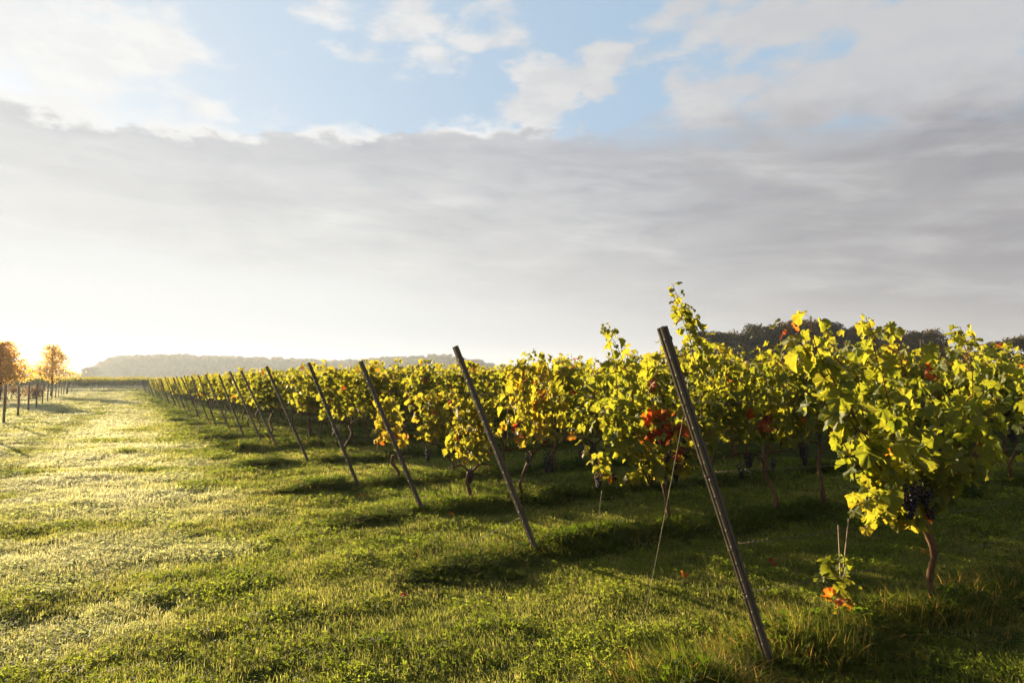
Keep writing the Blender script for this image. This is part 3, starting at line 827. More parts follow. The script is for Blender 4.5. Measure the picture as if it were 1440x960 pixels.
def vine_data(seed, hq=False, shoots=None, n_shoots=12, trunk_top=(0.0, 0.0, 0.72), trunk_bend=0.05, half=0.58, top=(1.70, 2.02), fill=230, low=0.62,
              autumn=0.0, reds=(), lsize=(0.085, 0.135), arms=True, fill_boxes=None, n_bunch=3, bunches=None, leaf_gap=0.062):
    rg = np.random.default_rng(seed); LT = LEAF_HQ if hq else LEAF_LQ
    wood, canes, fol = MB(), MB(), MB()
    tt = np.array(trunk_top, float)
    m1 = np.array([rg.normal(0, trunk_bend) + tt[0] * .2, rg.normal(0, .03), tt[2] * .33]); m2 = np.array([rg.normal(0, trunk_bend) + tt[0] * .7, rg.normal(0, .03), tt[2] * .7])
    pts = bez([(0, 0, -0.06), m1, m2, tt], 16)
    rad = np.interp(np.linspace(0, 1, 16), [0, .08, .5, .9, 1], [.034, .026, .021, .026, .030]) * rg.uniform(.9, 1.2)
    tube(wood, pts, rad, 8 if hq else 6, 0.35)
    if arms:
        for s in (-1, 1):
            arm = bez([tt - (0, 0, .04), tt + (s * .12, rg.normal(0, .02), .05), tt + (s * half * .6, rg.normal(0, .02), .06), tt + (s * half, 0, .03)], 12)
            tube(wood, arm, np.linspace(.017, .008, 12), 6, .3)
    paths = []
    if shoots is not None: paths += [bez(s, 22) for s in shoots]
    for i in range(n_shoots):
        x0 = tt[0] + half * (2 * (i + rg.random()) / n_shoots - 1)
        ht = rg.uniform(*top); lean = rg.normal(0, .16); yo = rg.normal(0, .10)
        p = [(x0, tt[1] + rg.normal(0, .02), tt[2] + .04), (x0 + lean * .3 + rg.normal(0, .04), yo * .6, tt[2] + .42), (x0 + lean * .7 + rg.normal(0, .05), yo, tt[2] + .85), (x0 + lean + rg.normal(0, .06), yo + rg.normal(0, .06), ht)]
        if rg.random() < .3: p.append((x0 + lean + rg.normal(0, .12), yo + rg.normal(0, .22), ht - rg.uniform(-.1, .22)))
        paths.append(bez(p, 20))
    def hue_at(p, base):
        h = base + rg.normal(0, .07) + autumn
        zf = (p[2] - .75) / 1.0
        h += max(0, .20 - .5 * zf) * rg.random() * 1.0
        for (c, r, am) in reds:
            d = np.linalg.norm((p - np.array(c)) / r)
            if d < 1.2 and rg.random() < 1.1 - .5 * d: h = am + rg.normal(0, .10)
        if rg.random() < .012: h = rg.uniform(.72, .92)
        return float(np.clip(h, .02, 1))
    for P in paths:
        seg = np.linalg.norm(np.diff(P, axis=0), axis=1); cum = np.concatenate([[0], np.cumsum(seg)]); Ltot = cum[-1]
        tube(canes, P, np.linspace(.0058, .0022, len(P)), 5, .15)
        d = .10 if shoots is not None else .20; side = 1
        ph = rg.uniform(0, 6.28)
        while d < Ltot:
            i = min(len(P) - 2, int(np.searchsorted(cum, d)) - 1); i = max(i, 0)
            p = P[i] + (P[i + 1] - P[i]) * ((d - cum[i]) / max(seg[i], 1e-6))
            frac = d / Ltot
            ph += math.pi + rg.normal(0, .5)
            out = np.array([math.cos(ph) * .8, math.sin(ph) * 1.1, 0.15]); out /= np.linalg.norm(out)
            size = rg.uniform(*lsize) * (1.0 if frac < .8 else 1.0 - (frac - .8) * 2.0)
            pet = size * rg.uniform(.5, .95)
            q = p + out * pet * .8 + np.array([0, 0, pet * .35])
            tube(canes, [p, p + (q - p) * .55 + np.array([0, 0, .008]), q], (.0014, .0012, .0011), 3, cap=False)
            vine_leaf_on(fol, LT[rg.integers(len(LT))], q, out, rg, size, hue_at(q, .33 + (.10 if frac > .8 else 0)))
            if rg.random() < .28 and frac < .85:
                o2 = np.array([rg.normal(), rg.normal(), .1]); o2 /= np.linalg.norm(o2)
                vine_leaf_on(fol, LT[rg.integers(len(LT))], p + o2 * .05, o2, rg, size * .6, hue_at(p, .36))
            d += leaf_gap * rg.uniform(.75, 1.3); side = -side
    boxes = fill_boxes or [((tt[0] - half, tt[0] + half), (-.17, .17), (low + (.26 if n_shoots > 10 else .12), (top[0] + top[1]) / 2 - .12))]
    vol = [(b[0][1] - b[0][0]) * (b[2][1] - b[2][0]) for b in boxes]
    for i in range(fill):
        b = boxes[rg.choice(len(boxes), p=np.array(vol) / sum(vol))]
        p = np.array([rg.uniform(*b[0]), rg.normal(0, 1) * b[1][1] * .7, rg.uniform(*b[2])])
        o2 = np.array([rg.normal(0, .7), np.sign(p[1]) * rg.uniform(.2, 1) + rg.normal(0, .3), rg.normal(.1, .3)]); o2 /= np.linalg.norm(o2)
        vine_leaf_on(fol, LT[rg.integers(len(LT))], p, o2, rg, rg.uniform(*lsize) * .95, hue_at(p, .30))
    bl = bunches if bunches is not None else [(tt[0] + rg.uniform(-half, half) * .85, rg.normal(0, .06), tt[2] + rg.uniform(-.02, .12), int(rg.integers(3))) for i in range(n_bunch)]
    return dict(trunk=wood.mesh('trunk', M['vine_bark']), canes=canes.mesh('canes', M['cane']), foliage=fol.mesh('foliage', M['vine_leaf']), bunches=bl)

def place_vine(data, k, t, label, group, rz=0.0, sc=1.0, off=0.0, detail=2):
    p = row_pt(k, t, off)
    root = bpy.data.objects.new('grapevine', None); COL.objects.link(root); root.empty_display_size = .1
    root.location = (p[0], p[1], float(gh(p[0], p[1]))); root.rotation_euler = (0, 0, ROW_ANG + rz)
    root.scale = (1, 1, sc)
    tag(root, label, 'vine', group)
    link('trunk', data['trunk'], root)
    link('foliage', data['foliage'], root)
    if detail >= 1: link('canes', data['canes'], root)
    if detail >= 2:
        for (x, y, z, i) in data['bunches']:
            b = link('grape_bunch', BUNCH[i], root); b.location = (x, y, z); b.rotation_euler = (random.uniform(-.15, .15), random.uniform(-.15, .15), random.uniform(0, 6.28)); b.scale = (1.0, 1.0, random.uniform(.85, 1.2))
    return root

VG = 'grapevines in the rows'
# hero vines of the two nearest rows, their canes read from the photograph in the plane of the row
def path_px(k, t0, px, offs=None):
    out = []
    for i, (a, b) in enumerate(px):
        o = (offs[i] if offs else 0.0); t, z = row_pix(k, a, b, o); out.append((t - t0, o, z))
    return out
t11 = 1.68
t11, _ = row_pix(0, 1320, 868)
hero1_shoots = [path_px(0, t11, q, o) for q, o in [
    ([(1296, 742), (1235, 665), (1188, 588), (1137, 508), (1098, 466)], [0, -.05, -.1, -.12, -.12]),
    ([(1292, 742), (1268, 640), (1246, 560), (1236, 505), (1222, 462)], [0, -.1, -.15, -.12, -.1]),
    ([(1300, 738), (1290, 640), (1275, 560), (1262, 492), (1250, 470)], [0, .1, .12, .1, .05]),
    ([(1306, 740), (1340, 640), (1362, 560), (1358, 500), (1342, 474)], [0, .1, .15, .12, .05]),
    ([(1306, 744), (1335, 690), (1372, 640), (1398, 575), (1420, 528)], [0, -.1, -.2, -.22, -.2]),
    ([(1294, 748), (1250, 716), (1218, 714), (1196, 738)], [0, -.08, -.16, -.2]),
    ([(1292, 752), (1262, 742), (1232, 730), (1212, 762)], [0, -.1, -.15, -.15]),
    ([(1300, 742), (1230, 690), (1190, 640), (1172, 590)], [0, .05, .08, .08]),
    ([(1304, 742), (1326, 690), (1356, 668), (1382, 676)], [0, -.12, -.2, -.2]),
    ([(1300, 740), (1262, 640), (1242, 560), (1230, 500), (1218, 456)], [0, .05, .05, .02, 0]),
    ([(1306, 740), (1348, 640), (1368, 560), (1362, 500), (1350, 468)], [0, .0, .02, .02, 0]),
    ([(1296, 742), (1240, 660), (1192, 580), (1150, 505), (1140, 455)], [0, -.1, -.16, -.16, -.14]),
    ([(1296, 740), (1255, 620), (1205, 545), (1165, 500), (1160, 470)], [0, .1, .15, .2, .2]),
    ([(1300, 738), (1318, 620), (1318, 540), (1330, 490)], [0, -.1, -.12, -.15])]]
hx, hz = row_pix(0, 1302, 752)
def bpx(k, t0, px, py, off, i):
    t, z = row_pix(k, px, py, off); return (t - t0, off, z, i)
def lpx(k, t0, px, py, off=0.0):
    t, z = row_pix(k, px, py, off); return (t - t0, off, z)
fb = lambda k, t0, x0, y0, x1, y1, th: ((row_pix(k, x0, (y0 + y1) / 2)[0] - t0, row_pix(k, x1, (y0 + y1) / 2)[0] - t0), (-th, th), (row_pix(k, (x0 + x1) / 2, y1)[1], row_pix(k, (x0 + x1) / 2, y0)[1]))
h1 = vine_data(11, True, hero1_shoots, 0, (hx - t11, 0, hz), .02, .4, fill=120, arms=False, lsize=(.075, .14), autumn=.015, leaf_gap=.050,
               fill_boxes=[fb(0, t11, 1185, 545, 1385, 700, .2), fb(0, t11, 1215, 680, 1340, 730, .15), fb(0, t11, 1150, 500, 1240, 600, .15)],
               reds=[(lpx(0, t11, 1285, 735), .10, .86), (lpx(0, t11, 1105, 472, -.12), .05, .88), (lpx(0, t11, 1255, 745), .09, .72), (lpx(0, t11, 1335, 745), .06, .8)],
               bunches=[bpx(0, t11, 1280, 690, -.08, 1), bpx(0, t11, 1298, 688, -.1, 0), bpx(0, t11, 1262, 698, -.06, 0), bpx(0, t11, 1310, 682, .02, 1), bpx(0, t11, 1285, 678, -.2, 1), bpx(0, t11, 1272, 690, -.18, 0), bpx(0, t11, 1303, 690, -.2, 2)])
place_vine(h1, 0, t11, 'nearest grapevine with big sunlit leaves and dark grapes, beside the sapling', VG)
t21, _ = row_pix(1, 946, 752)
hero2_shoots = [path_px(1, t21, q, o) for q, o in [
    ([(955, 668), (996, 610), (988, 540), (968, 480), (952, 435), (940, 412)], [0, .05, .05, 0, 0, 0]),
    ([(930, 684), (885, 655), (872, 585), (864, 520), (852, 470)], [0, -.05, -.1, -.1, -.1]),
    ([(930, 680), (905, 610), (905, 550), (915, 505)], [0, .1, .1, .1]),
    ([(930, 680), (930, 600), (925, 540), (930, 490)], [0, -.1, -.12, -.1]),
    ([(935, 680), (960, 600), (962, 545), (975, 500)], [0, -.12, -.15, -.1]),
    ([(928, 682), (900, 640), (850, 590), (835, 545), (838, 510)], [0, .08, .12, .12, .1]),
    ([(935, 680), (985, 650), (1010, 590), (1018, 530)], [0, .1, .12, .1]),
    ([(930, 684), (868, 684), (832, 655), (820, 630)], [0, -.05, -.08, -.05]),
    ([(932, 680), (882, 640), (880, 600), (888, 540), (880, 500)], [0, .1, .15, .12, .1]),
    ([(934, 680), (945, 630), (950, 560), (945, 510)], [0, .1, .15, .15]),
    ([(958, 668), (1000, 610), (1004, 545), (985, 480), (968, 440)], [0, -.04, -.06, -.05, -.04]),
    ([(955, 668), (985, 600), (980, 530), (962, 450), (945, 406)], [0, .05, .07, .05, .05]),
    ([(930, 684), (900, 640), (888, 560), (870, 500), (848, 466)], [0, .03, .02, 0, 0])]]
hx2, hz2 = row_pix(1, 933, 684)
h2 = vine_data(12, True, hero2_shoots, 0, (hx2 - t21, 0, hz2), .02, .4, fill=150, arms=False, lsize=(.075, .135), autumn=.01, leaf_gap=.052,
               fill_boxes=[fb(1, t21, 825, 530, 1005, 620, .2), fb(1, t21, 840, 600, 925, 650, .16)],
               reds=[(lpx(1, t21, 936, 610, -.02), .22, .88), (lpx(1, t21, 950, 645, -.05), .10, .90), (lpx(1, t21, 860, 672), .07, .74)],
               bunches=[bpx(1, t21, 843, 668, -.06, 0), bpx(1, t21, 864, 668, -.03, 2), bpx(1, t21, 938, 628, -.1, 1), bpx(1, t21, 962, 632, .0, 0), bpx(1, t21, 914, 668, -.08, 0), bpx(1, t21, 905, 652, 0, 2), bpx(1, t21, 948, 650, 0, 1)])
place_vine(h2, 1, t21, 'grapevine with red leaves, black grapes and one very tall shoot behind the nearest post', VG)
t22, _ = row_pix(1, 1076, 738)
h3 = vine_data(13, True, None, 13, (-.02, 0, .70), .05, .62, fill=170, autumn=.02, lsize=(.075, .13), reds=[(lpx(1, t22, 1070, 590, -.12), .13, .84), (lpx(1, t22, 1092, 608, -.15), .06, .76)], n_bunch=4)
place_vine(h3, 1, t22, 'grapevine with an orange-red patch of leaves, second in the row behind the nearest post', VG)

HQ_POOL = [vine_data(40 + i, True, None, 12, (random.uniform(-.06, .06), 0, .73), .06,   .58, fill=150, autumn=random.uniform(.01, .08), lsize=(.075, .13), n_bunch=3) for i in range(5)]
LQ_POOL = [vine_data(60 + i, False, None, 12, (random.uniform(-.06, .06), 0, .73), .06, .58, fill=190, autumn=random.uniform(.01, .08), lsize=(.085, .135), n_bunch=3) for i in range(7)]
SMALL = vine_data(90, True, None, 5, (0, 0, .42), .05, .28, (.72, .98), 24, .45, .12, reds=[((-.15, 0, .55), .07, .78)], lsize=(.08, .12), arms=False, n_bunch=0)
SMALL2 = vine_data(91, True, None, 6, (0, 0, .48), .04, .30, (.80, 1.15), 34, .5, .11, reds=[((.25, 0, .6), .07, .85), ((-.25, 0, .55), .05, .8)], lsize=(.08, .12), arms=True, n_bunch=1)
SMALL3 = vine_data(92, True, None, 7, (0, 0, .50), .08, .36, (1.0, 1.35), 60, .5, .09, reds=[((.25, 0, .6), .07, .8)], lsize=(.085, .125), arms=True, n_bunch=3)

first_t = {0: None, 1: None, 2: [.62, 1.52], 3: [.54, 1.40], 4: [.75, 1.75]}
cands = []
for k in range(N_ROWS):
    b = row_base[k]
    ts = []
    if k == 0: t = t11 + 1.98
    elif k == 1: t = t22 + 1.12
    elif k in first_t: ts += first_t[k]; t = first_t[k][-1] + 1.1
    else: t = .85 + random.uniform(-.25, .35)
    tex = (0.86 * b[1] - b[0] + 2.5) / (V_[0] - 0.86 * V_[1])
    while t < min(tex, 90): ts.append(t + random.uniform(-.06, .06)); t += 1.12
    ts = [t for t in ts if not (row_pt(k, t)[0] > .2 * row_pt(k, t)[1] and row_pt(k, t)[1] > 78)]
    for j, t in enumerate(ts): cands.append((k, j + (1 if k == 0 else 2 if k == 1 else 0), t))
def score(c):
    k, j, t = c; p = row_pt(k, t); return np.hypot(*p) * (.35 if j < 2 else .6 if j < 4 else 1.0)
cands.sort(key=score)
single, rest = cands[:290], cands[290:]
print('vines', len(cands))
for (k, j, t) in single:
    dist = np.hypot(*row_pt(k, t))
    rz = 0 if random.random() < .5 else math.pi
    grp = VG
    if k < 20 and j < 20: lab = 'leafy yellow-green grapevine, %s from the end post in the %s row' % (ORD[j], ORD[k])
    else: lab = 'small distant yellow-green grapevine in the far rows'; grp = 'distant grapevines'
    if k == 2 and j == 0:
        place_vine(SMALL2, k, t, 'small low grapevine with yellow and red leaves, first behind the third post', VG); continue
    if k == 2 and j == 1:
        place_vine(SMALL3, k, t, 'thin grapevine with a curved bare trunk, second behind the third post', VG, 0, 1.3); continue
    if k == 3 and j == 0:
        place_vine(SMALL, k, t, 'smallest grapevine, a low tuft of yellow leaves on a short stem at the fourth post', VG); continue
    if k == 3 and j == 1:
        place_vine(SMALL3, k, t, 'low grapevine with golden leaves and grapes, second behind the fourth post', VG, math.pi); continue
    d = random.choice(HQ_POOL if dist < 13 else LQ_POOL)
    place_vine(d, k, t, lab, grp, rz, random.uniform(.93, 1.06), random.uniform(-.03, .03), 2 if dist < 17 else 1 if dist < 28 else 0)
# the remaining vines of the rows, far too many to part: one object
def merged_vine(d):
    me = bpy.data.meshes.new('vine_mass'); V = []; Fa = []; mi = []; at = {'hue': [], 'edge': [], 'lx': [], 'ly': []}; o = 0
    for i, key in enumerate(('foliage', 'trunk')):
        m = d[key]; co = np.zeros(len(m.vertices) * 3); m.vertices.foreach_get('co', co); V.append(co.reshape(-1, 3))
        Fa += [tuple(v + o for v in p.vertices) for p in m.polygons]; mi += [i] * len(m.polygons); n = len(m.vertices)
        for a in at:
            val = np.zeros(n, np.float32)
            if a in m.attributes: m.attributes[a].data.foreach_get('value', val)
            at[a].append(val)
        o += n
    me.from_pydata(np.concatenate(V).tolist(), [], Fa)
    for a in at: me.attributes.new(a, 'FLOAT', 'POINT').data.foreach_set('value', np.concatenate(at[a]))
    me.materials.append(M['vine_leaf']); me.materials.append(M['vine_bark']); me.polygons.foreach_set('material_index', mi); me.update()
    return me
vc = variants('vine_mass', [merged_vine(d) for d in LQ_POOL])
pp = np.array([row_pt(k, t) for (k, j, t) in rest]); n = len(pp)
o = scatter('vineyard_rows', np.column_stack([pp, np.zeros(n)]), np.column_stack([np.zeros(n), np.zeros(n), ROW_ANG + math.pi * rng.integers(0, 2, n)]), np.column_stack([np.ones(n), np.ones(n), rng.uniform(.92, 1.07, n)]), rng.integers(0, len(LQ_POOL), n), np.zeros(n), vc)
tag(o, 'mass of yellow-green vine foliage in the rows farther off', kind='stuff')
# the second vineyard across the end of the lawn
pts = []
for r in range(5):
    for q in np.arange(-110, 5, 1.15):
        pts.append((q, 138 + r * 2.6 + 0.1 * q, 0))
pts = np.array(pts); n = len(pts)
o = scatter('far_vineyard', pts, np.column_stack([np.zeros(n), np.zeros(n), .1 + math.pi * rng.integers(0, 2, n)]), np.column_stack([np.ones(n), np.ones(n), rng.uniform(1.2, 1.45, n)]), rng.integers(0, len(LQ_POOL), n), np.zeros(n), vc)
tag(o, 'yellow vine block running across the far end of the lawn', kind='stuff')

# ------------------------------------------------------------------ sapling with its stakes
gs = ground(1182, 868)
root = bpy.data.objects.new('young_vine', None); COL.objects.link(root); root.location = (gs[0], gs[1], float(gh(*gs)))
tag(root, 'young vine sapling with green leaves and red lower leaves by the nearest post', 'vine')
mbs, mbf = MB(), MB(); rg = np.random.default_rng(5)
stem = bez([(0, 0, -.03), (.01, 0, .12), (.0, 0, .25), (-.02, 0, .38)], 14); tube(mbs, stem, np.linspace(.006, .003, 14), 5, .2)
br = bez([(0, 0, .24), (-.05, -.03, .32), (-.11, -.03, .34)], 8); tube(mbs, br, .0025, 4)
for (x, y, z, s, h) in [(-.06, -.03, .36, .11, .30), (-.11, -.04, .33, .11, .28), (-.14, -.03, .27, .09, .34), (-.02, -.02, .37, .10, .26), (.04, -.02, .35, .10, .24), (.07, .02, .33, .09, .28), (.0, -.05, .24, .10, .36), (.05, -.04, .21, .10, .30), (.07, 0, .17, .09, .40), (-.03, -.05, .20, .09, .42), (.03, .04, .28, .1, .3),
                        (-.10, -.05, .13, .08, .86), (-.03, -.06, .12, .07, .90), (-.13, -.04, .12, .06, .7), (.02, -.05, .09, .06, .82), (-.05, -.06, .05, .06, .72), (.06, -.03, .10, .07, .5)]:
    o2 = np.array([x, y - .02, .1]); o2 /= np.linalg.norm(o2)
    vine_leaf_on(mbf, LEAF_HQ[rg.integers(7)], np.array([x * .8, y, z + .02]), o2, rg, s, h)
mbs.build('stem', M['cane'], root); mbf.build('leaves', M['vine_leaf'], root)
for (lab, p, q) in [('thin upright stake rising through the sapling', (.012, .01, -.1), (.008, .012, .62)), ('thin tilted stake crossing behind the sapling', (-.02, .03, -.1), (.09, .03, .66))]:
    mb = MB(); tube(mb, [np.array([gs[0], gs[1], 0]) + np.array(p), np.array([gs[0], gs[1], 0]) + (np.array(p) + np.array(q)) / 2 + (.003, 0, 0), np.array([gs[0], gs[1], 0]) + np.array(q)], .0042, 6)
    tag(mb.build('stake', M['fence_wood']), lab, 'stake', 'stakes of the sapling')

# fallen leaves
for i, (px, py, s) in enumerate([(635, 723, .07), (665, 705, .05), (703, 698, .06), (602, 690, .05), (570, 832, .05), (962, 803, .06), (1085, 790, .07), (1302, 772, .06), (797, 775, .08), (820, 776, .07), (1300, 918, .06), (337, 645, .06), (510, 695, .05), (1250, 862, .06)]):
    g = ground(px, py, .05); mb = MB(); rg = np.random.default_rng(300 + i)
    a = rg.uniform(0, 6.28)
    put_leaf(mb, LEAF_HQ[i % 7], np.array([0, 0, 0.0]), np.array([math.cos(a), math.sin(a), rg.normal(0, .2)]), np.array([rg.normal(0, .3), rg.normal(0, .3) - .1, 1.0]), s, (.62 if i in (9, 10) else float(rg.uniform(.78, .95))))
    o = mb.build('fallen_leaf', M['vine_leaf']); o.location = (g[0], g[1], .042 + float(gh(*g)))
    tag(o, 'yellow fallen vine leaf on the grass by the foot of the second post' if i in (9, 10) else 'red fallen vine leaf lying on the grass', 'leaf', 'yellow fallen leaves' if i in (9, 10) else 'red fallen leaves')

# ------------------------------------------------------------------ fence beyond the lawn
froot = bpy.data.objects.new('wire_fence', None); COL.objects.link(froot)
tag(froot, 'low wire fence on wooden posts running along the far side of the lawn', 'fence')
fps = []
fpx = [(4.7, 597), (24.8, 587), (39.7, 580), (51, 574.5), (59.5, 569.5), (66.8, 565.5), (73, 562.5), (78, 560.3), (82.4, 558.6), (86, 557.2), (89.4, 556.1), (94, 554.8), (100.6, 553.4)]
near0, near1 = ground(*fpx[0]), ground(*fpx[1])
pts = [near0 - (near1 - near0) * 2, near0 - (near1 - near0)] + [ground(*p) for p in fpx]
for i, g in enumerate(pts):
    mb = MB(); h = 1.52 + random.uniform(-.04, .06); r = .055 if i != 13 else .15
    tube(mb, [(g[0], g[1], -.2), (g[0] + random.uniform(-.02, .02), g[1], h * .5), (g[0] + random.uniform(-.03, .03), g[1], h)], (r, r * .97, r * .92), 9)
    mb.build('fence_post', M['fence_wood'], froot); fps.append((g, h))
for z in (.35, .7, 1.05, 1.4):
    mb = MB(); tube(mb, [(g[0], g[1] - .075, z) for g, h in fps], .006, 4); mb.build('fence_wire', M['wire'], froot)

# ------------------------------------------------------------------ trees
def leaf_quads(mb, C, nor, size, rg):
    """Many small bent leaf sprays: C centres, nor normals, size per leaf."""
    n = len(C); a = rg.normal(size=(n, 3)); a -= nor * np.sum(a * nor, 1)[:, None]; a /= np.linalg.norm(a, axis=1)[:, None] + 1e-9
    b = np.cross(nor, a); s = size[:, None]
    V = np.stack([C - a * s * .5, C - b * s * .32 + nor * s * .08, C + a * s * .55 - nor * s * .1, C + b * s * .32 + nor * s * .08], 1).reshape(-1, 3)
    mb.add(V, [(4 * i, 4 * i + 1, 4 * i + 2, 4 * i + 3) for i in range(n)])
def wood_tree(seed, H=14, W=5.0):
    rg = np.random.default_rng(seed); tr, cr = MB(), MB()
    tube(tr, bez([(0, 0, -.3), (.2, .1, H * .3), (-.2, .1, H * .62)], 9), np.linspace(.42, .14, 9), 8, .2)
    for i in range(46):
        a = rg.uniform(0, 6.28); f = rg.random() ** .8
        z = H * (.20 + .70 * f); rr = W * math.sqrt(max(.05, 1 - ((z / H - .50) / .52) ** 2)) * rg.uniform(.45, .9)
        c = np.array([rr * math.cos(a), rr * math.sin(a), z]); R0 = rg.uniform(1.0, 1.9) * W / 5
        if i < 10: tube(tr, bez([(0, 0, H * .35 + rg.random() * 2), c * .5 + (0, 0, z * .2), c], 6), np.linspace(.13, .03, 6), 5)
        m = int(150 * R0 ** 1.4)
        d = rg.normal(size=(m, 3)); d /= np.linalg.norm(d, axis=1)[:, None]
        d[:, 2] = d[:, 2] * .75 + .1
        rad = R0 * (.55 + .5 * rg.random(m)) * (1 + .25 * np.sin(5 * d[:, 0] + i) * np.sin(4 * d[:, 2] + i))
        nor = d + rg.normal(0, .5, (m, 3)); nor /= np.linalg.norm(nor, axis=1)[:, None]
        leaf_quads(cr, c + d * rad[:, None], nor, rg.uniform(.3, .6, m), rg)
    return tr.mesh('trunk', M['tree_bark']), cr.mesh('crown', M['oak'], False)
WT = [wood_tree(500 + i, 14 + (i % 3) * 1.0, 4.6 + .5 * (i % 2)) for i in range(5)]
# the dark wood behind the rows: every tree its own
wood = [(953, 494), (992, 456), (1038, 461), (1082, 451), (1122, 443), (1166, 445), (1206, 450), (1248, 461), (1300, 460), (1338, 489), (1412, 467), (1462, 463), (1510, 468)]
for i, (px, py) in enumerate(wood):
    for lay in range(2):
        if lay and (px < 985 or px > 1280): continue
        D = 90 + lay * 6 + random.uniform(-3, 3)
        p = at_depth(px + (22 if lay else 0) + random.uniform(-4, 4), py + (7 if lay else 0) + random.uniform(-2, 2), D)
        H = p[2]
        tr, cr = WT[(i * 2 + lay) % 5]
        root = bpy.data.objects.new('wood_tree', None); COL.objects.link(root); root.location = (p[0], p[1], 0); root.rotation_euler = (0, 0, random.uniform(0, 6.28))
        h0 = 14 + ((i * 2 + lay) % 5 % 3); s = H / h0 * .97; ww = random.uniform(.60, .78) if s > .42 else .42; root.scale = (ww, ww, s)
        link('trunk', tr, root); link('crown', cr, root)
        tag(root, 'dark broad-crowned tree in the wood rising behind the vine rows', 'tree', 'trees of the dark wood behind the vines')
# hazy wooded ridge far off: one mass
ridge = [(112, 528), (128, 518), (150, 506), (170, 500), (200, 499), (240, 497.5), (280, 499), (330, 501), (380, 502), (430, 504), (470, 507), (500, 506), (530, 503), (560, 501), (600, 499), (640, 499), (672, 505), (700, 515), (722, 528)]
wc = variants('ridge_tree', [w[1] for w in WT])
pts, scl = [], []
for i in range(len(ridge) - 1):
    (x0, y0), (x1, y1) = ridge[i], ridge[i + 1]
    m = max(3, int((x1 - x0) / 4.2))
    for j in range(m):
        f = (j + random.random()) / m
        for lay, D in enumerate((705, 730, 760)):
            yy = y0 + (y1 - y0) * f + random.uniform(-.6, 1.6) + (5 if lay == 0 else 2 if lay == 1 else 0) * random.random() * 1.6
            p = at_depth(x0 + (x1 - x0) * f, yy, D + random.uniform(-8, 8))
            if p[2] > 2: pts.append((p[0], p[1], 0)); scl.append((1.75, 1.75, p[2] / 14.5))
n = len(pts); scl = np.array(scl)
o = scatter('woodland', np.array(pts), np.column_stack([np.zeros(n), np.zeros(n), rng.uniform(0, 6.28, n)]), scl, rng.integers(0, 5, n), np.zeros(n), wc)
tag(o, 'hazy grey-green wooded ridge on the horizon', kind='stuff')
pts, scl = [], []
for px in np.arange(-120, 120, 5.0):
    for lay in range(2):
        p = at_depth(px + random.uniform(-2, 2), 521 + random.uniform(-3, 4) + (4 if px > 60 else 0), 830 + 30 * lay)
        pts.append((p[0], p[1], 0)); scl.append((1.2, 1.2, p[2] / 14.5))
n = len(pts)
o = scatter('distant_woodland', np.array(pts), np.column_stack([np.zeros(n), np.zeros(n), rng.uniform(0, 6.28, n)]), np.array(scl), rng.integers(0, 5, n), np.zeros(n), wc)
tag(o, 'faintest wood fading into the haze behind the two golden trees', kind='stuff')
p = at_depth(127, 515, 600)
root = bpy.data.objects.new('wood_tree', None); COL.objects.link(root); root.location = (p[0], p[1], 0); root.scale = (1.7, 1.7, p[2] / 14)
link('trunk', WT[0][0], root); link('crown', WT[0][1], root)
tag(root, 'hazy round tree standing alone in front of the far ridge', 'tree')

def maple(seed, H, W, leaves):
    """Young autumn tree: clear stem, tiers of rising limbs carrying flat sprays."""
    rg = np.random.default_rng(seed); tr, cr = MB(), MB()
    tube(tr, bez([(0, 0, -.2), (.04, .02, H * .35), (-.05, 0, H * .7), (.02, 0, H * .90)], 14), np.linspace(.12, .02, 14), 8, .15)
    C, S, Nn = [], [], []
    for i in range(64):
        f = (i + rg.random()) / 64; z0 = H * (.27 + .62 * f)
        a = i * 2.4 + rg.normal(0, .3); L = W * (1.0 - .86 * f) * rg.uniform(.55, 1.15) + .22
        d = np.array([math.cos(a), math.sin(a), 0])
        tipz = z0 + L * rg.uniform(.02, .40)
        path = bez([(0, 0, z0), d * L * .5 + (0, 0, z0 + L * .18), d * L + (0, 0, tipz)], 8)
        tube(tr, path, np.linspace(.028, .006, 8), 5)
        m = int(leaves / 64 * (.2 + 1.5 * L / W))
        q = rg.random(m) ** .7
        idx = np.minimum((q * 7).astype(int), 6)
        c = path[idx] + (path[idx + 1] - path[idx]) * (q * 7 - idx)[:, None] + rg.normal(0, 1, (m, 3)) * np.array([.28, .28, .17]) * (.5 + .6 * L / W)
        c[:, 2] -= .1 * rg.random(m)
        nn = rg.normal(0, .7, (m, 3)) + np.array([0, 0, .7]); C.append(c); Nn.append(nn / np.linalg.norm(nn, axis=1)[:, None]); S.append(rg.uniform(.14, .26, m))
    leaf_quads(cr, np.concatenate(C), np.concatenate(Nn), np.concatenate(S), rg)
    return tr.mesh('trunk', M['tree_bark']), cr.mesh('crown', M['maple'], False)
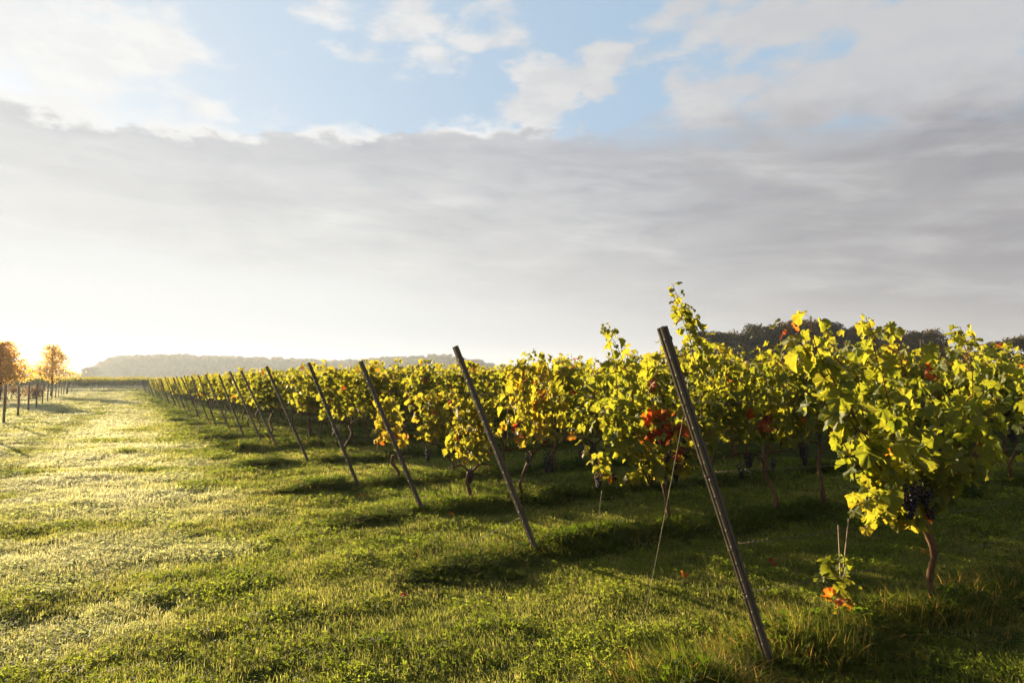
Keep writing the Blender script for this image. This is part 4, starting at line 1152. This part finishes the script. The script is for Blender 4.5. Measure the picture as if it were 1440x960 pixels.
for (px, py, D, Wpx, seed, lab, nl) in [(75, 477, 74, 32, 701, 'golden autumn tree with airy tiered crown standing by the fence corner', 2900), (3, 472, 56, 44, 702, 'fuller golden autumn tree cut by the edge of the view, behind the fence', 4600)]:
    p = at_depth(px, py, D); tr, cr = maple(seed, p[2], Wpx / 960 * D, nl)
    root = bpy.data.objects.new('autumn_tree', None); COL.objects.link(root); root.location = (p[0], p[1], 0)
    link('trunk', tr, root); link('crown', cr, root); tag(root, lab, 'tree', 'golden trees by the fence')
for (px, D, w, h, seed, lab) in [(12, 62, 1.7, 1.5, 1, 'wide reddish shrub behind the fence under the fuller golden tree'), (46, 66, 1.3, 1.45, 2, 'rounded reddish shrub behind the fence between the two golden trees')]:
    p = at_depth(px, 545, D); rg = np.random.default_rng(800 + seed); mb, ms = MB(), MB()
    for i in range(16):
        c = np.array([rg.uniform(-w, w) * .7, rg.uniform(-.6, .6), rg.uniform(.35, h - .35)]); m = 90
        d = rg.normal(size=(m, 3)); d /= np.linalg.norm(d, axis=1)[:, None]
        leaf_quads(mb, c + d * .38 * rg.uniform(.5, 1.1, (m, 1)), d, rg.uniform(.08, .16, m), rg)
        tube(ms, bez([(c[0] * .3, 0, -.1), c * .6, c], 5), (.02, .017, .014, .01, .006), 5)
    root = bpy.data.objects.new('shrub', None); COL.objects.link(root); root.location = (p[0], p[1], 0)
    mb.build('foliage', M['bush'], root, False); ms.build('stems', M['tree_bark'], root); tag(root, lab, 'shrub', 'shrubs behind the fence')

# ------------------------------------------------------------------ morning haze
def haze(density=0.00033, aniso=0.30):
    m, t, out = new_mat('morning_haze')
    pv = t.node('ShaderNodeVolumePrincipled'); pv.inputs['Color'].default_value = (0.68, 0.77, 0.94, 1)
    pv.inputs['Density'].default_value = density; pv.inputs['Anisotropy'].default_value = aniso
    t.l.new(pv.outputs[0], out.inputs['Volume'])
    mb = MB(); x0, x1, y0, y1, z0, z1 = -960, 960, -950, 970, -1.2, 40
    mb.add([(x, y, z) for z in (z0, z1) for y in (y0, y1) for x in (x0, x1)], [(0, 2, 3, 1), (4, 5, 7, 6), (0, 1, 5, 4), (2, 6, 7, 3), (0, 4, 6, 2), (1, 3, 7, 5)])
    o = mb.build('haze', m, smooth=False); tag(o, kind='stuff')
haze()
